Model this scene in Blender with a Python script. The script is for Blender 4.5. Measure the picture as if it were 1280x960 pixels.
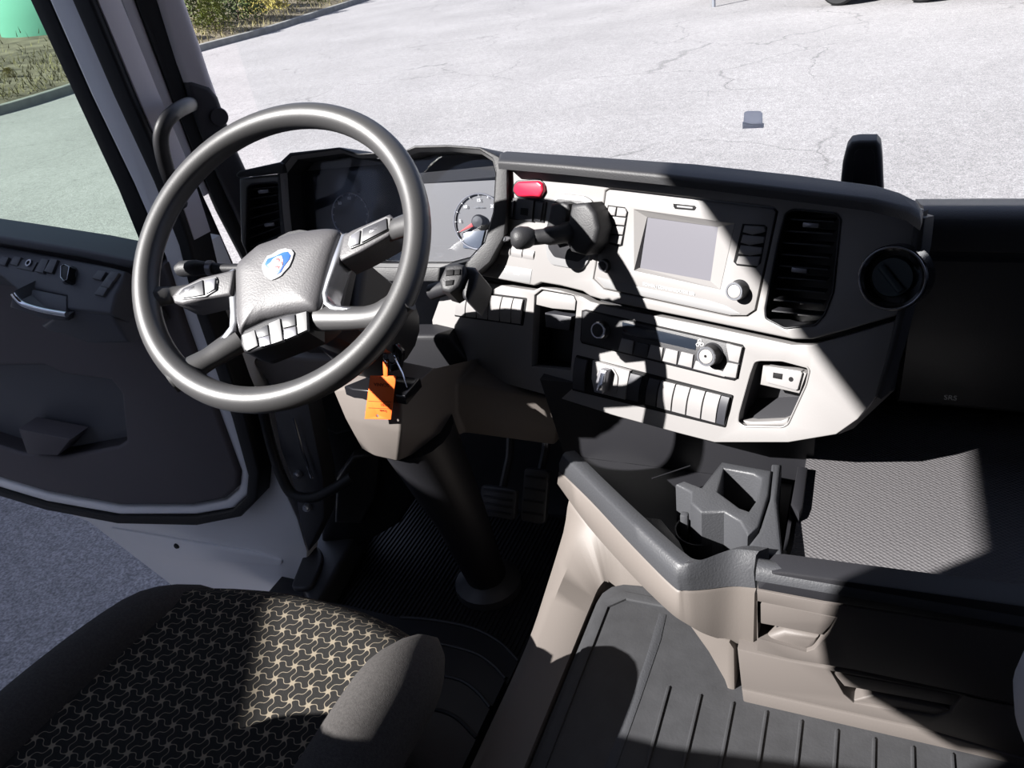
import bpy, bmesh, math, random
from mathutils import Vector, Matrix
for o in list(bpy.data.objects): bpy.data.objects.remove(o, do_unlink=True)
SC = bpy.context.scene
COL = SC.collection
PI = math.pi
# ------------------------------------------------------------------ camera, sky, sun, exposure
# the camera stands at the origin between the two seats; x right, y forward, z up (metres); asphalt is at z = GZ
GZ = -2.75
F = 1000.0
AY = Vector((480, 650, -1000)).normalized()
AX = Vector((2382, -221, 1000)); AX = (AX - AX.dot(AY)*AY).normalized()
AZ = AX.cross(AY)
ROT = Matrix((AX, AY, AZ))
cam_d = bpy.data.cameras.new('camera'); cam = bpy.data.objects.new('camera', cam_d); COL.objects.link(cam)
cam_d.sensor_width = 36; cam_d.lens = F/1280*36; cam_d.clip_start = .02; cam_d.clip_end = 400
cam.matrix_world = ROT.to_4x4()
SC.camera = cam
w = bpy.data.worlds.new('sky'); SC.world = w; w.use_nodes = True
bg = w.node_tree.nodes['Background']; bg.inputs[0].default_value = (.54, .64, .95, 1); bg.inputs[1].default_value = .44
SUN_AZ, SUN_EL = 48, 34.5            # degrees behind the left-hand side, degrees above the horizon
sd = Vector((-math.cos(math.radians(SUN_AZ))*math.cos(math.radians(SUN_EL)), -math.sin(math.radians(SUN_AZ))*math.cos(math.radians(SUN_EL)), math.sin(math.radians(SUN_EL))))
sl = bpy.data.lights.new('sun_offscreen', 'SUN'); sl.energy = 11.5; sl.angle = math.radians(.53); sl.color = (1, .97, .94)
so = bpy.data.objects.new('sun_offscreen', sl); COL.objects.link(so); so.rotation_euler = sd.to_track_quat('Z', 'Y').to_euler(); so.location = (-10, -6, 12)
vs = SC.view_settings; vs.view_transform = 'Standard'; vs.look = 'None'; vs.gamma = 1; vs.use_curve_mapping = False
vs.exposure = 0.75

# ------------------------------------------------------------------ geometry helpers
def ray(px, py): return ROT @ Vector(((px-640)/F, -(py-480)/F, -1))
class Pl:                                   # a real plane in the cab with its own 2D coordinates
    def __init__(s, o, n, u):
        s.o = Vector(o); s.n = Vector(n).normalized(); u = Vector(u); s.u = (u - u.dot(s.n)*s.n).normalized(); s.v = s.n.cross(s.u)
    def hit(s, px, py, h=0):
        r = ray(px, py); o = s.o + s.n*h; return r*(o.dot(s.n)/r.dot(s.n))
    def ab(s, px, py, h=0):
        d = s.hit(px, py, h)-s.o; return (d.dot(s.u), d.dot(s.v))
    def w(s, a, b, h=0): return s.o + s.u*a + s.v*b + s.n*h
    def pp(s, pts, h=0): return [s.ab(x, y, h) for x, y in pts]
def zz(px, py, z): 
    r = ray(px, py); return r*(z/r.z)
MATS = {}
PALE = ('white_paint', 'door_trim', 'door_switch', 'pillar_grey', 'silver_paint', 'satin', 'satin_dark', 'chrome', 'steel', 'emblem_blue', 'emblem_white', 'emblem_red', 'print_white', 'truck_body')
def nodes(m): return m.node_tree.nodes, m.node_tree.links
def mat(name, col, rough=.5, spec=.5, metal=0, grain=0, gscale=400, var=0, vscale=8, coat=0, emit=None, trans=0):
    if name not in PALE: col = tuple(c*.6 for c in col)
    m = bpy.data.materials.new(name); m.use_nodes = True; N, L = nodes(m); b = N['Principled BSDF']
    b.inputs['Base Color'].default_value = (*col, 1); b.inputs['Roughness'].default_value = rough
    b.inputs['Specular IOR Level'].default_value = spec; b.inputs['Metallic'].default_value = metal
    b.inputs['Coat Weight'].default_value = coat
    if emit: b.inputs['Emission Color'].default_value = (*emit[0], 1); b.inputs['Emission Strength'].default_value = emit[1]
    tc = N.new('ShaderNodeTexCoord')
    if grain:
        t = N.new('ShaderNodeTexNoise'); t.inputs['Scale'].default_value = gscale; t.inputs['Detail'].default_value = 2; L.new(tc.outputs['Object'], t.inputs['Vector'])
        bp = N.new('ShaderNodeBump'); bp.inputs['Strength'].default_value = grain; bp.inputs['Distance'].default_value = .001
        L.new(t.outputs['Fac'], bp.inputs['Height']); L.new(bp.outputs['Normal'], b.inputs['Normal'])
    if var:
        t2 = N.new('ShaderNodeTexNoise'); t2.inputs['Scale'].default_value = vscale; t2.inputs['Detail'].default_value = 6; L.new(tc.outputs['Object'], t2.inputs['Vector'])
        r = N.new('ShaderNodeMapRange'); r.inputs['From Min'].default_value = .3; r.inputs['From Max'].default_value = .7; r.inputs['To Min'].default_value = 1-var; r.inputs['To Max'].default_value = 1+var
        L.new(t2.outputs['Fac'], r.inputs['Value'])
        mx = N.new('ShaderNodeMix'); mx.data_type = 'RGBA'; mx.blend_type = 'MULTIPLY'; mx.inputs['Factor'].default_value = 1
        mx.inputs['A'].default_value = (*col, 1); L.new(r.outputs['Result'], mx.inputs['B']); L.new(mx.outputs['Result'], b.inputs['Base Color'])
    MATS[name] = m; return m
def glass(name, tint, refl=.06, rough=.0):
    m = bpy.data.materials.new(name); m.use_nodes = True; N, L = nodes(m); N.remove(N['Principled BSDF'])
    t = N.new('ShaderNodeBsdfTransparent'); t.inputs[0].default_value = (*tint, 1); g = N.new('ShaderNodeBsdfGlossy'); g.inputs['Roughness'].default_value = rough
    mx = N.new('ShaderNodeMixShader'); mx.inputs[0].default_value = refl; L.new(t.outputs[0], mx.inputs[1]); L.new(g.outputs[0], mx.inputs[2]); L.new(mx.outputs[0], N['Material Output'].inputs[0])
    MATS[name] = m; return m
WL = {}
def wl(o): return WL[o.name] if o else Vector((0, 0, 0))
def props(o, label=None, cat=None, group=None, kind=None):
    if label: o['label'] = label
    if cat: o['category'] = cat
    if group: o['group'] = group
    if kind: o['kind'] = kind
    return o
def thing(name, label, cat, loc, group=None, kind=None):
    o = bpy.data.objects.new(name, None); COL.objects.link(o); o.location = loc; o.empty_display_size = .05
    WL[o.name] = Vector(loc); return props(o, label, cat, group, kind)
def mk(name, bm, m, parent=None, label=None, cat=None, group=None, kind=None, smooth=40, recalc=True):
    if recalc: bmesh.ops.recalc_face_normals(bm, faces=bm.faces)
    lo = Vector((1e9,)*3); hi = -lo
    for v in bm.verts:
        for i in range(3): lo[i] = min(lo[i], v.co[i]); hi[i] = max(hi[i], v.co[i])
    c = (lo+hi)/2
    for v in bm.verts: v.co -= c
    me = bpy.data.meshes.new(name); bm.to_mesh(me); bm.free()
    if smooth:
        for p in me.polygons: p.use_smooth = True
        me.set_sharp_from_angle(angle=math.radians(smooth))
    o = bpy.data.objects.new(name, me); COL.objects.link(o); me.materials.append(MATS[m] if isinstance(m, str) else m)
    o.location = c - wl(parent); o.parent = parent; WL[o.name] = c
    return props(o, label, cat, group, kind)
def rnd(poly, r, seg=4):                     # round the corners of a 2D polygon
    out = []; n = len(poly)
    for i in range(n):
        p = Vector(poly[i]); a = Vector(poly[i-1])-p; b = Vector(poly[(i+1) % n])-p
        la, lb = a.length, b.length
        if la < 1e-7 or lb < 1e-7: continue
        d = min(r, la*.45, lb*.45); a = a/la*d; b = b/lb*d
        if a.normalized().dot(b.normalized()) < -.985: out.append(tuple(p)); continue
        for k in range(seg+1):
            t = k/seg; q = p+a*(1-t)**2+b*t**2; out.append((q.x, q.y))
    return out
def prism_bm(bm, pl, poly, h0, h1, holes=(), bev=.001, seg=2, taper=0):
    loops = [list(poly)]+[list(h) for h in holes]
    fv = [[bm.verts.new(pl.w(a, b, h1)) for a, b in lp] for lp in loops]
    bv = [[bm.verts.new(pl.w(a, b, h0)) for a, b in lp] for lp in loops]
    fe = []
    for i, lp in enumerate(fv):
        for j in range(len(lp)):
            k = (j+1) % len(lp); bm.faces.new((lp[j], lp[k], bv[i][k], bv[i][j]))
    if holes:
        for vv in (fv, bv):
            es = [bm.edges.get((lp[j], lp[(j+1) % len(lp)])) for lp in vv for j in range(len(lp))]
            bmesh.ops.triangle_fill(bm, use_beauty=True, use_dissolve=False, edges=es, normal=pl.n)
    else:
        bm.faces.new(fv[0]); bm.faces.new(bv[0])
    bmesh.ops.recalc_face_normals(bm, faces=bm.faces)
    if bev:
        es = [bm.edges.get((lp[j], lp[(j+1) % len(lp)])) for lp in fv for j in range(len(lp))]
        bmesh.ops.bevel(bm, geom=[e for e in es if e], offset=bev, segments=seg, profile=.5, affect='EDGES', clamp_overlap=True)
def prism(name, pl, poly, h0, h1, m, parent=None, holes=(), bev=.001, seg=2, r=0, px=True, hp=None, **k):
    hp = h1 if hp is None else hp            # height at which the outline was measured
    if px: poly = pl.pp(poly, hp); holes = [pl.pp(h, hp) for h in holes]
    if r: poly = rnd(poly, r); holes = [rnd(h, r) for h in holes]
    bm = bmesh.new(); prism_bm(bm, pl, poly, h0, h1, holes, bev, seg)
    return mk(name, bm, m, parent, **k)
def scale2(poly, d):                         # move a polygon's outline inward by about d
    cx = sum(p[0] for p in poly)/len(poly); cy = sum(p[1] for p in poly)/len(poly); n = len(poly); out = []
    area = sum(poly[i][0]*poly[(i+1) % n][1]-poly[(i+1) % n][0]*poly[i][1] for i in range(n)); s = 1 if area > 0 else -1
    for i in range(n):
        p = Vector(poly[i]); a = (p-Vector(poly[i-1])).normalized(); b = (Vector(poly[(i+1) % n])-p).normalized()
        na = Vector((-a.y, a.x))*s; nb = Vector((-b.y, b.x))*s; k = (na+nb)
        k = k/max(k.length_squared, .3)*2*d; out.append((p.x+k.x, p.y+k.y))
    return out
def pocket(name, pl, poly, h1, h0, m, parent=None, shrink=0, **k):   # an open-fronted box
    bm = bmesh.new(); q = scale2(poly, shrink) if shrink else poly; n = len(poly)
    f = [bm.verts.new(pl.w(a, b, h1)) for a, b in poly]; g = [bm.verts.new(pl.w(a, b, h0)) for a, b in q]
    for j in range(n): bm.faces.new((f[j], g[j], g[(j+1) % n], f[(j+1) % n]))
    bm.faces.new(g[::-1])
    return mk(name, bm, m, parent, recalc=False, **k)
def ringbm(bm, rings, closed=True, caps=True, loop=False):
    vs = [[bm.verts.new(p) for p in r] for r in rings]; n = len(vs[0]); m = len(vs)
    for i in range(m if loop else m-1):
        A, B = vs[i], vs[(i+1) % m]
        for j in range(n if closed else n-1): 
            k = (j+1) % n; bm.faces.new((A[j], A[k], B[k], B[j]))
    if caps and not loop and closed: bm.faces.new(vs[0][::-1]); bm.faces.new(vs[-1])
def tube_bm(bm, pts, r, seg=10, loop=False, sq=1, up=None):
    pts = [Vector(p) for p in pts]; n = len(pts); rr = r if isinstance(r, (list, tuple)) else [r]*n
    T = [((pts[(i+1) % n] if loop or i < n-1 else pts[i])-(pts[i-1] if loop or i else pts[i])).normalized() for i in range(n)]
    nrm = Vector(up) if up else (Vector((0, 0, 1)) if abs(T[0].z) < .9 else Vector((1, 0, 0)))
    rings = []
    for i in range(n):
        nrm = (Vector(up) if up else nrm); nrm = (nrm-nrm.dot(T[i])*T[i]).normalized(); b = T[i].cross(nrm)
        rings.append([pts[i]+rr[i]*(math.cos(2*PI*j/seg)*nrm*sq+math.sin(2*PI*j/seg)*b) for j in range(seg)])
    ringbm(bm, rings, loop=loop)
def tube(name, pts, r, m, parent=None, seg=10, loop=False, sq=1, up=None, **k):
    bm = bmesh.new(); tube_bm(bm, pts, r, seg, loop, sq, up); return mk(name, bm, m, parent, **k)
def smoothpath(pts, n=6):
    pts = [Vector(p) for p in pts]; out = []
    P = [pts[0]*2-pts[1]]+pts+[pts[-1]*2-pts[-2]]
    for i in range(1, len(P)-2):
        for k in range(n):
            t = k/n; a, b, c, d = P[i-1:i+3]
            out.append(.5*((2*b)+(c-a)*t+(2*a-5*b+4*c-d)*t*t+(3*b-a-3*c+d)*t**3))
    out.append(pts[-1]); return out
def lathe(name, c, ax, prof, m, parent=None, seg=24, loop=False, **k):       # prof: (radius, height along ax)
    ax = Vector(ax).normalized(); a = ax.orthogonal().normalized(); b = ax.cross(a); c = Vector(c)
    bm = bmesh.new(); rings = [[c+ax*h+r*(math.cos(2*PI*j/seg)*a+math.sin(2*PI*j/seg)*b) for j in range(seg)] for r, h in prof]
    ringbm(bm, rings, loop=loop); return mk(name, bm, m, parent, **k)
def box_bm(bm, lo, hi):
    v = [bm.verts.new((x, y, z)) for x in (lo[0], hi[0]) for y in (lo[1], hi[1]) for z in (lo[2], hi[2])]
    for f in ((0, 1, 3, 2), (4, 6, 7, 5), (0, 4, 5, 1), (2, 3, 7, 6), (0, 2, 6, 4), (1, 5, 7, 3)): bm.faces.new([v[i] for i in f])
def box(name, lo, hi, m, parent=None, bev=.003, **k):
    bm = bmesh.new(); box_bm(bm, lo, hi); bmesh.ops.recalc_face_normals(bm, faces=bm.faces)
    if bev: bmesh.ops.bevel(bm, geom=list(bm.edges), offset=bev, segments=2, profile=.5, affect='EDGES', clamp_overlap=True)
    return mk(name, bm, m, parent, **k)
def loft(name, rails, m, parent=None, thick=None, **k):           # rails: equal-length point lists; thick: closing offset vector
    bm = bmesh.new(); R = [[Vector(p) for p in r] for r in rails]
    ringbm(bm, [list(x) for x in zip(*R)], closed=True); return mk(name, bm, m, parent, **k)
def text(name, s, pl, a, b, size, m, parent=None, h=0, ang=0, **k):
    cu = bpy.data.curves.new('t', 'FONT'); cu.body = s; cu.size = size; cu.align_x = 'CENTER'; cu.align_y = 'CENTER'; cu.extrude = .0002
    ob = bpy.data.objects.new('t', cu); COL.objects.link(ob); dg = bpy.context.evaluated_depsgraph_get(); dg.update()
    me = bpy.data.meshes.new_from_object(ob.evaluated_get(dg)); bm = bmesh.new(); bm.from_mesh(me)
    ca, sa = math.cos(ang), math.sin(ang)
    for v in bm.verts: x, y, z = v.co; v.co = pl.w(a+x*ca-y*sa, b+x*sa+y*ca, h+z)
    bpy.data.objects.remove(ob); bpy.data.curves.remove(cu); bpy.data.meshes.remove(me)
    return mk(name, bm, m, parent, smooth=0, **k)
def bil(q, s, t): 
    a, b, c, d = [Vector(x) for x in q]; p = a*(1-s)*(1-t)+b*s*(1-t)+c*s*t+d*(1-s)*t; return (p.x, p.y)
def cell(q, s0, s1, t0, t1): return [bil(q, s0, t0), bil(q, s1, t0), bil(q, s1, t1), bil(q, s0, t1)]
Z2 = lambda x, y: (160+x/3.2, 120+y/3.2)
Z3 = lambda x, y: (280+x/3.2, 170+y/3.2)
Z4 = lambda x, y: (560+x/4, 180+y/4)
Z5 = lambda x, y: (720+x/2.909, 200+y/2.909)
Z6 = lambda x, y: (680+x/3.556, 360+y/3.556)
ZC = lambda x, y: (720+x/5.818, 370+y/5.818)
ZT = lambda x, y: (680+x/3.556, 540+y/3.556)
ZD = lambda x, y: (880+x/3.2, 690+y/3.2)
ZL = lambda x, y: (x/4, 290+y/4)
ZS = lambda x, y: (x/2.667, 480+y/2.667)
def zl(f, pts): return [f(x, y) for x, y in pts]

# ------------------------------------------------------------------ materials
mat('panel_grey', (.285, .275, .272), .42, .4, grain=.12, gscale=900)
mat('panel_dark', (.020, .020, .024), .5, .4, grain=.2, gscale=700)
mat('door_button', (.16, .165, .18), .45, .45)
mat('soft_black', (.025, .025, .028), .55, .45, grain=.35, gscale=500)
mat('gloss_black', (.012, .012, .014), .16, .5)
mat('gap_black', (.006, .006, .007), .7, .2)
mat('button_grey', (.33, .32, .32), .4, .4, grain=.06, gscale=900)
mat('button_dark', (.045, .046, .055), .42, .45)
mat('satin', (.40, .41, .44), .25, .5, metal=.9)
mat('satin_dark', (.22, .22, .24), .3, .5, metal=.6)
mat('chrome', (.8, .82, .86), .12, .5, metal=1)
mat('leather', (.060, .059, .060), .42, .65, grain=.10, gscale=600)
mat('hub_plastic', (.105, .102, .108), .48, .4, grain=.3, gscale=420)
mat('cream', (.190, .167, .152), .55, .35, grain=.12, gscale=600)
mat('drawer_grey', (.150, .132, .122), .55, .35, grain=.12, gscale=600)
mat('pad_grey', (.062, .064, .071), .5, .45, grain=.5, gscale=330)
mat('mat_rubber', (.060, .061, .066), .62, .35, grain=.25, gscale=250, var=.12, vscale=30)
mat('floor_rubber', (.016, .016, .020), .5, .4, grain=.2)
mat('step_rubber', (.060, .061, .068), .45, .4)
mat('white_paint', (.90, .90, .91), .28, .5, coat=.4)
mat('black_rubber', (.012, .012, .013), .55, .35)
mat('door_trim', (.105, .094, .100), .6, .35, grain=.2, gscale=500)
mat('door_switch', (.085, .088, .100), .5, .4, grain=.2, gscale=600)  # a trace of skylight blue is mixed into this dark grey
mat('pillar_grey', (.52, .48, .495), .6, .3, grain=.15, gscale=500)
mat('pillar_dark', (.050, .045, .050), .55, .35, grain=.15)
mat('cab_lining', (.13, .12, .115), .8, .2)
mat('seat_bolster', (.075, .070, .068), .9, .2, grain=.5, gscale=900, var=.2, vscale=300)
mat('red', (.78, .02, .06), .25, .5, coat=.6)
mat('needle_red', (.70, .10, .10), .4, .4)
mat('orange', (1.3, .21, .03), .55, .3)
mat('ink', (.22, .03, .01), .7, .2)
mat('print_white', (.78, .78, .78), .6, .3)
mat('print_grey', (.30, .31, .33), .6, .3)
mat('badge', (.27, .27, .275), .45, .4)
mat('screen', (.155, .152, .175), .30, .5)
mat('lcd_dark', (.020, .026, .038), .14, .5)
mat('gauge_face', (.15, .145, .145), .5, .4)
mat('gauge_lcd', (.13, .15, .19), .35, .4)
mat('emblem_silver', (.55, .56, .58), .3, .5)
mat('emblem_blue', (.03, .10, .40), .3, .5, coat=.5)
mat('emblem_white', (.42, .40, .39), .35, .5)
mat('emblem_red', (.50, .10, .11), .35, .5)
mat('steel', (.36, .38, .42), .35, .5, metal=.8)
mat('silver_paint', (.80, .81, .84), .3, .5)
mat('cup_glass', (.06, .085, .095), .3, .4)
mat('pale_plastic', (.47, .49, .56), .5, .4)  # slight blue in the base colour stands in for skylight
mat('concrete', (.36, .36, .34), .85, .2, grain=.4, gscale=40, var=.15, vscale=3)
mat('soil', (.22, .19, .14), .95, .1, grain=.6, gscale=15, var=.45, vscale=1.2)
mat('leaf', (.16, .19, .035), .7, .3, var=.5, vscale=3)
mat('leaf_dark', (.09, .12, .03), .7, .3, var=.5, vscale=3)
mat('leaf_yellow', (.36, .30, .06), .7, .3, var=.4, vscale=3)
mat('grass', (.24, .21, .10), .8, .2, var=.5, vscale=1)
mat('bark', (.10, .07, .05), .9, .2)
mat('fence_green', (.02, .10, .05), .6, .3)
mat('tank_teal', (.15, .38, .29), .95, .05)
mat('tyre', (.018, .018, .020), .75, .3)
mat('truck_body', (.55, .55, .56), .4, .4)
mat('chassis', (.03, .03, .035), .6, .3)
m_ = bpy.data.materials.new('frosted_plastic'); m_.use_nodes = True; N_, L_ = nodes(m_)
t_ = N_.new('ShaderNodeBsdfTranslucent'); t_.inputs[0].default_value = (.95, .95, .97, 1); x_ = N_.new('ShaderNodeMixShader'); x_.inputs[0].default_value = .85
L_.new(N_['Principled BSDF'].outputs[0], x_.inputs[1]); L_.new(t_.outputs[0], x_.inputs[2]); L_.new(x_.outputs[0], N_['Material Output'].inputs[0]); MATS['frosted_plastic'] = m_
glass('windscreen_glass', (.97, .98, .98), .015)
glass('door_glass', (.77, .85, .79), .03)
glass('cluster_glass', (.92, .93, .95), .025, .02)
def make_asphalt():
    m = mat('asphalt', (.34, .335, .335), .9, .2); N, L = nodes(m); b = N['Principled BSDF']
    tc = N.new('ShaderNodeTexCoord')
    def noise(sc, det=3):
        t = N.new('ShaderNodeTexNoise'); t.inputs['Scale'].default_value = sc; t.inputs['Detail'].default_value = det; L.new(tc.outputs['Object'], t.inputs['Vector']); return t
    def ramp(src, a, b_, lo, hi):
        r = N.new('ShaderNodeMapRange'); r.inputs['From Min'].default_value = a; r.inputs['From Max'].default_value = b_; r.inputs['To Min'].default_value = lo; r.inputs['To Max'].default_value = hi; L.new(src, r.inputs['Value']); return r.outputs['Result']
    def mul(x, y):
        q = N.new('ShaderNodeMath'); q.operation = 'MULTIPLY'; L.new(x, q.inputs[0]); L.new(y, q.inputs[1]); return q.outputs[0]
    fine = ramp(noise(75, 2).outputs['Fac'], .35, .65, .66, 1.28)
    mid = mul(ramp(noise(9, 4).outputs['Fac'], .35, .65, .92, 1.07), ramp(noise(28, 3).outputs['Fac'], .35, .65, .86, 1.12))
    big = ramp(noise(.35, 4).outputs['Fac'], .3, .7, .90, 1.08)
    # thin cracks: distorted cell borders, kept only where a broad noise allows them
    nz = noise(1.3, 4); ad = N.new('ShaderNodeVectorMath'); ad.operation = 'MULTIPLY_ADD'; ad.inputs[1].default_value = (1.1, 1.1, 0)
    L.new(nz.outputs['Color'], ad.inputs[0]); L.new(tc.outputs['Object'], ad.inputs[2])
    vo = N.new('ShaderNodeTexVoronoi'); vo.feature = 'DISTANCE_TO_EDGE'; vo.inputs['Scale'].default_value = .33; L.new(ad.outputs[0], vo.inputs['Vector'])
    cr = ramp(vo.outputs['Distance'], .0, .008, 0, 1)
    mk_ = ramp(noise(.23, 2).outputs['Fac'], .47, .55, 1, 0)
    mxx = N.new('ShaderNodeMath'); mxx.operation = 'MAXIMUM'; L.new(cr, mxx.inputs[0]); L.new(mk_, mxx.inputs[1])
    crk = ramp(mxx.outputs[0], 0, 1, .62, 1)
    tot = mul(mul(mul(fine, mid), big), crk)
    mx = N.new('ShaderNodeMix'); mx.data_type = 'RGBA'; mx.blend_type = 'MULTIPLY'; mx.inputs['Factor'].default_value = 1; mx.inputs['A'].default_value = (.225, .217, .221, 1)
    L.new(tot, mx.inputs['B']); L.new(mx.outputs['Result'], b.inputs['Base Color'])
make_asphalt()
def make_seat():
    m = mat('seat_fabric', (.02, .019, .018), .9, .2, grain=.5, gscale=900); N, L = nodes(m); b = N['Principled BSDF']
    tc = N.new('ShaderNodeTexCoord'); sp = N.new('ShaderNodeSeparateXYZ'); L.new(tc.outputs['Object'], sp.inputs[0])
    def M(op, x, y=None, z=None):
        q = N.new('ShaderNodeMath'); q.operation = op
        for i, t in enumerate((x, y, z)):
            if t is None: continue
            if isinstance(t, (int, float)): q.inputs[i].default_value = t
            else: L.new(t, q.inputs[i])
        return q.outputs[0]
    k = 2*PI/.0255
    X = M('MULTIPLY', sp.outputs['X'], k); Y = M('MULTIPLY', sp.outputs['Y'], k)
    a_ = Y; b_ = M('SUBTRACT', M('MULTIPLY', X, .866), M('MULTIPLY', Y, .5)); c_ = M('MULTIPLY', M('ADD', a_, b_), -1)
    def tri(p, q, r_): return M('ADD', M('ADD', M('SINE', p), M('SINE', q)), M('SINE', r_))
    g = M('ADD', tri(a_, b_, c_), M('MULTIPLY', tri(M('SUBTRACT', a_, b_), M('SUBTRACT', b_, c_), M('SUBTRACT', c_, a_)), .85))
    mn = M('ABSOLUTE', g)
    r = N.new('ShaderNodeMapRange'); r.inputs['From Min'].default_value = .26; r.inputs['From Max'].default_value = .50; r.inputs['To Min'].default_value = 1; r.inputs['To Max'].default_value = 0; L.new(mn, r.inputs['Value'])
    mx = N.new('ShaderNodeMix'); mx.data_type = 'RGBA'; mx.inputs['A'].default_value = (.012, .0115, .011, 1); mx.inputs['B'].default_value = (.18, .153, .115, 1); L.new(r.outputs['Result'], mx.inputs['Factor'])
    L.new(mx.outputs['Result'], b.inputs['Base Color'])
make_seat()
def make_dimple():
    m = mat('shelf_rubber', (.17, .165, .17), .6, .35); N, L = nodes(m); b = N['Principled BSDF']
    tc = N.new('ShaderNodeTexCoord'); vo = N.new('ShaderNodeTexVoronoi'); vo.inputs['Scale'].default_value = 170; vo.inputs['Randomness'].default_value = .15
    mp = N.new('ShaderNodeMapping'); mp.inputs['Scale'].default_value = (1, 1.3, 1); mp.inputs['Rotation'].default_value = (0, 0, .78); L.new(tc.outputs['Object'], mp.inputs[0]); L.new(mp.outputs[0], vo.inputs['Vector'])
    b.inputs['Base Color'].default_value = (.070, .067, .070, 1)
    bp = N.new('ShaderNodeBump'); bp.inputs['Strength'].default_value = .9; bp.inputs['Distance'].default_value = .003; L.new(vo.outputs['Distance'], bp.inputs['Height']); L.new(bp.outputs['Normal'], b.inputs['Normal'])
make_dimple()
# ------------------------------------------------------------------ the setting: asphalt yard and cab shell
GP = Pl((0, 0, GZ), (0, 0, 1), (1, 0, 0))
bm = bmesh.new(); box_bm(bm, (-90, -40, GZ-.3), (90, 130, GZ)); mk('ground', bm, 'asphalt', label='grey cracked asphalt yard around the truck', kind='structure', smooth=0)
kpx = [(-120, 172), (0, 144), (88, 117), (170, 88), (252, 64), (330, 43), (385, 25), (455, 2), (520, -18), (600, -40)]
kp = [GP.w(*GP.ab(*p)) for p in kpx]; kp[0:0] = [kp[0]+(kp[0]-kp[1])*3]
kp = smoothpath(kp, 4)
def side(pts, d):
    out = []
    for i, p in enumerate(pts):
        t = (pts[min(i+1, len(pts)-1)]-pts[max(i-1, 0)]); t.z = 0; t.normalize(); out.append(p+Vector((-t.y, t.x, 0))*d)
    return out
KH = .24
up = Vector((0, 0, KH)); dn = Vector((0, 0, .02))
kb = side(kp, .22)
loft('kerb', [[p-dn for p in kp], [p+up*.92 for p in kp], [p+up for p in side(kp, .03)], [p+up for p in kb], [p-dn for p in kb]], 'concrete', label='pale concrete kerb along the verge', kind='structure')
far = side(kp, 22)
verge = loft('verge', [[p-dn for p in kb], [p+up*.9 for p in kb], [p+Vector((0, 0, .8)) for p in side(kp, 4)], [p+Vector((0, 0, 1.6)) for p in far], [p-dn for p in far]], 'soil', label='dry stony verge behind the kerb', kind='structure')
# cab shell (mostly outside the picture; it shades the cab)
box('floor', (-1.24, -1.08, -1.36), (1.2, 1.46, -1.31), 'floor_rubber', label='dark cab floor', kind='structure')
box('ceiling', (-1.34, -1.15, .80), (1.25, 1.36, .86), 'cab_lining', kind='structure', label='pale cab headlining')
box('wall_rear', (-1.26, -1.15, -1.31), (1.2, -1.09, .795), 'cab_lining', kind='structure', label='padded rear cab wall')
box('wall_front', (-1.12, 1.475, -1.36), (1.2, 1.52, -.53), 'panel_dark', kind='structure', label='dark lower front bulkhead')
LW = Pl((-1.3, 0, 0), (1, 0, 0), (0, 1, 0))
RB = -.95; TZ = .772; cr_ = .16
arc = [(RB+cr_-cr_*math.cos(a), TZ-cr_+cr_*math.sin(a)) for a in [k*PI/12 for k in range(7)]]
prism('wall_left', LW, [(-1.15, -1.36), (RB, -1.36), (RB, .3)]+arc+[(.3, TZ), (1.12, TZ-.005), (1.12, .795), (-1.15, .795)], -.05, .03, 'cab_lining', px=False, kind='structure', label='cab side wall behind the driver door opening')
RW = Pl((1.24, 0, 0), (-1, 0, 0), (0, 1, 0))
prism('wall_right', RW, [(-1.15, 1.36), (-1.15, -.795), (1.36, -.795), (1.45, 1.36)], -.05, .02, 'cab_lining', px=False, holes=[[(.15, .35), (.15, -.42), (1.05, -.42), (1.15, .35)]], kind='structure', label='passenger side cab wall')
bm = bmesh.new(); NX = 16; rows = []
for t, yy in ((0, 0), (1.24, -.10)):
    rows.append([Vector((-1.14+2.3*i/NX, 1.47-.11*abs((-1.14+2.3*i/NX)/1.15)**3+yy, -.525+t*1.07)) for i in range(NX+1)])
ringbm(bm, [[rows[0][i], rows[1][i], rows[1][i]+Vector((0, .005, 0)), rows[0][i]+Vector((0, .005, 0))] for i in range(NX+1)]); mk('window_1', bm, 'windscreen_glass', kind='structure', label='clear curved windscreen')
# A-pillar beside the windscreen
AP = Pl((-1.19, 1.26, -.2), (.78, -.62, 0), (.62, .78, 0))
def ext(a, b, y): return (a[0]+(b[0]-a[0])*(y-a[1])/(b[1]-a[1]), y)
ap = thing('trim_1', 'grey plastic trim of the windscreen pillar', None, AP.w(0, 0, 0), kind='structure')
prism('pillar_cover', AP, [(70, -330), (102, -330), (231, 0), (250, 55), (262, 92), (272, 120), (262, 128), (240, 118), (231, 104), (222, 80), (197, 0)], -.05, .0, 'pillar_grey', ap, bev=.012, seg=3)
prism('pillar_base', AP, [(231, 104), (240, 101), (262, 108), (273, 122), (283, 150), (293, 180), (308, 212), (330, 250), (346, 290), (352, 330), (322, 330), (300, 280), (270, 215), (245, 150)], -.06, .004, 'pillar_dark', ap, bev=.010, seg=3)
cc = AP.hit(274, 146, .006)
lathe('cap', cc, AP.n, [(.0005, .004), (.016, .004), (.0175, .001), (.0175, -.01)], 'pillar_dark', ap)
prism('pillar_edge', AP, [(40, -330), (68, -330), (197, 0), (222, 80), (235, 120), (262, 190), (290, 255), (320, 330), (310, 335), (276, 270), (248, 205), (215, 120), (170, 0)], -.07, -.012, 'black_rubber', ap, bev=.004)
prism('pillar_return', AP, [(24, -330), (38, -330), (168, 0), (213, 120), (246, 205), (262, 242), (255, 246), (240, 212), (195, 120), (152, 0)], -.09, -.02, 'pillar_grey', ap, bev=.004)
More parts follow.
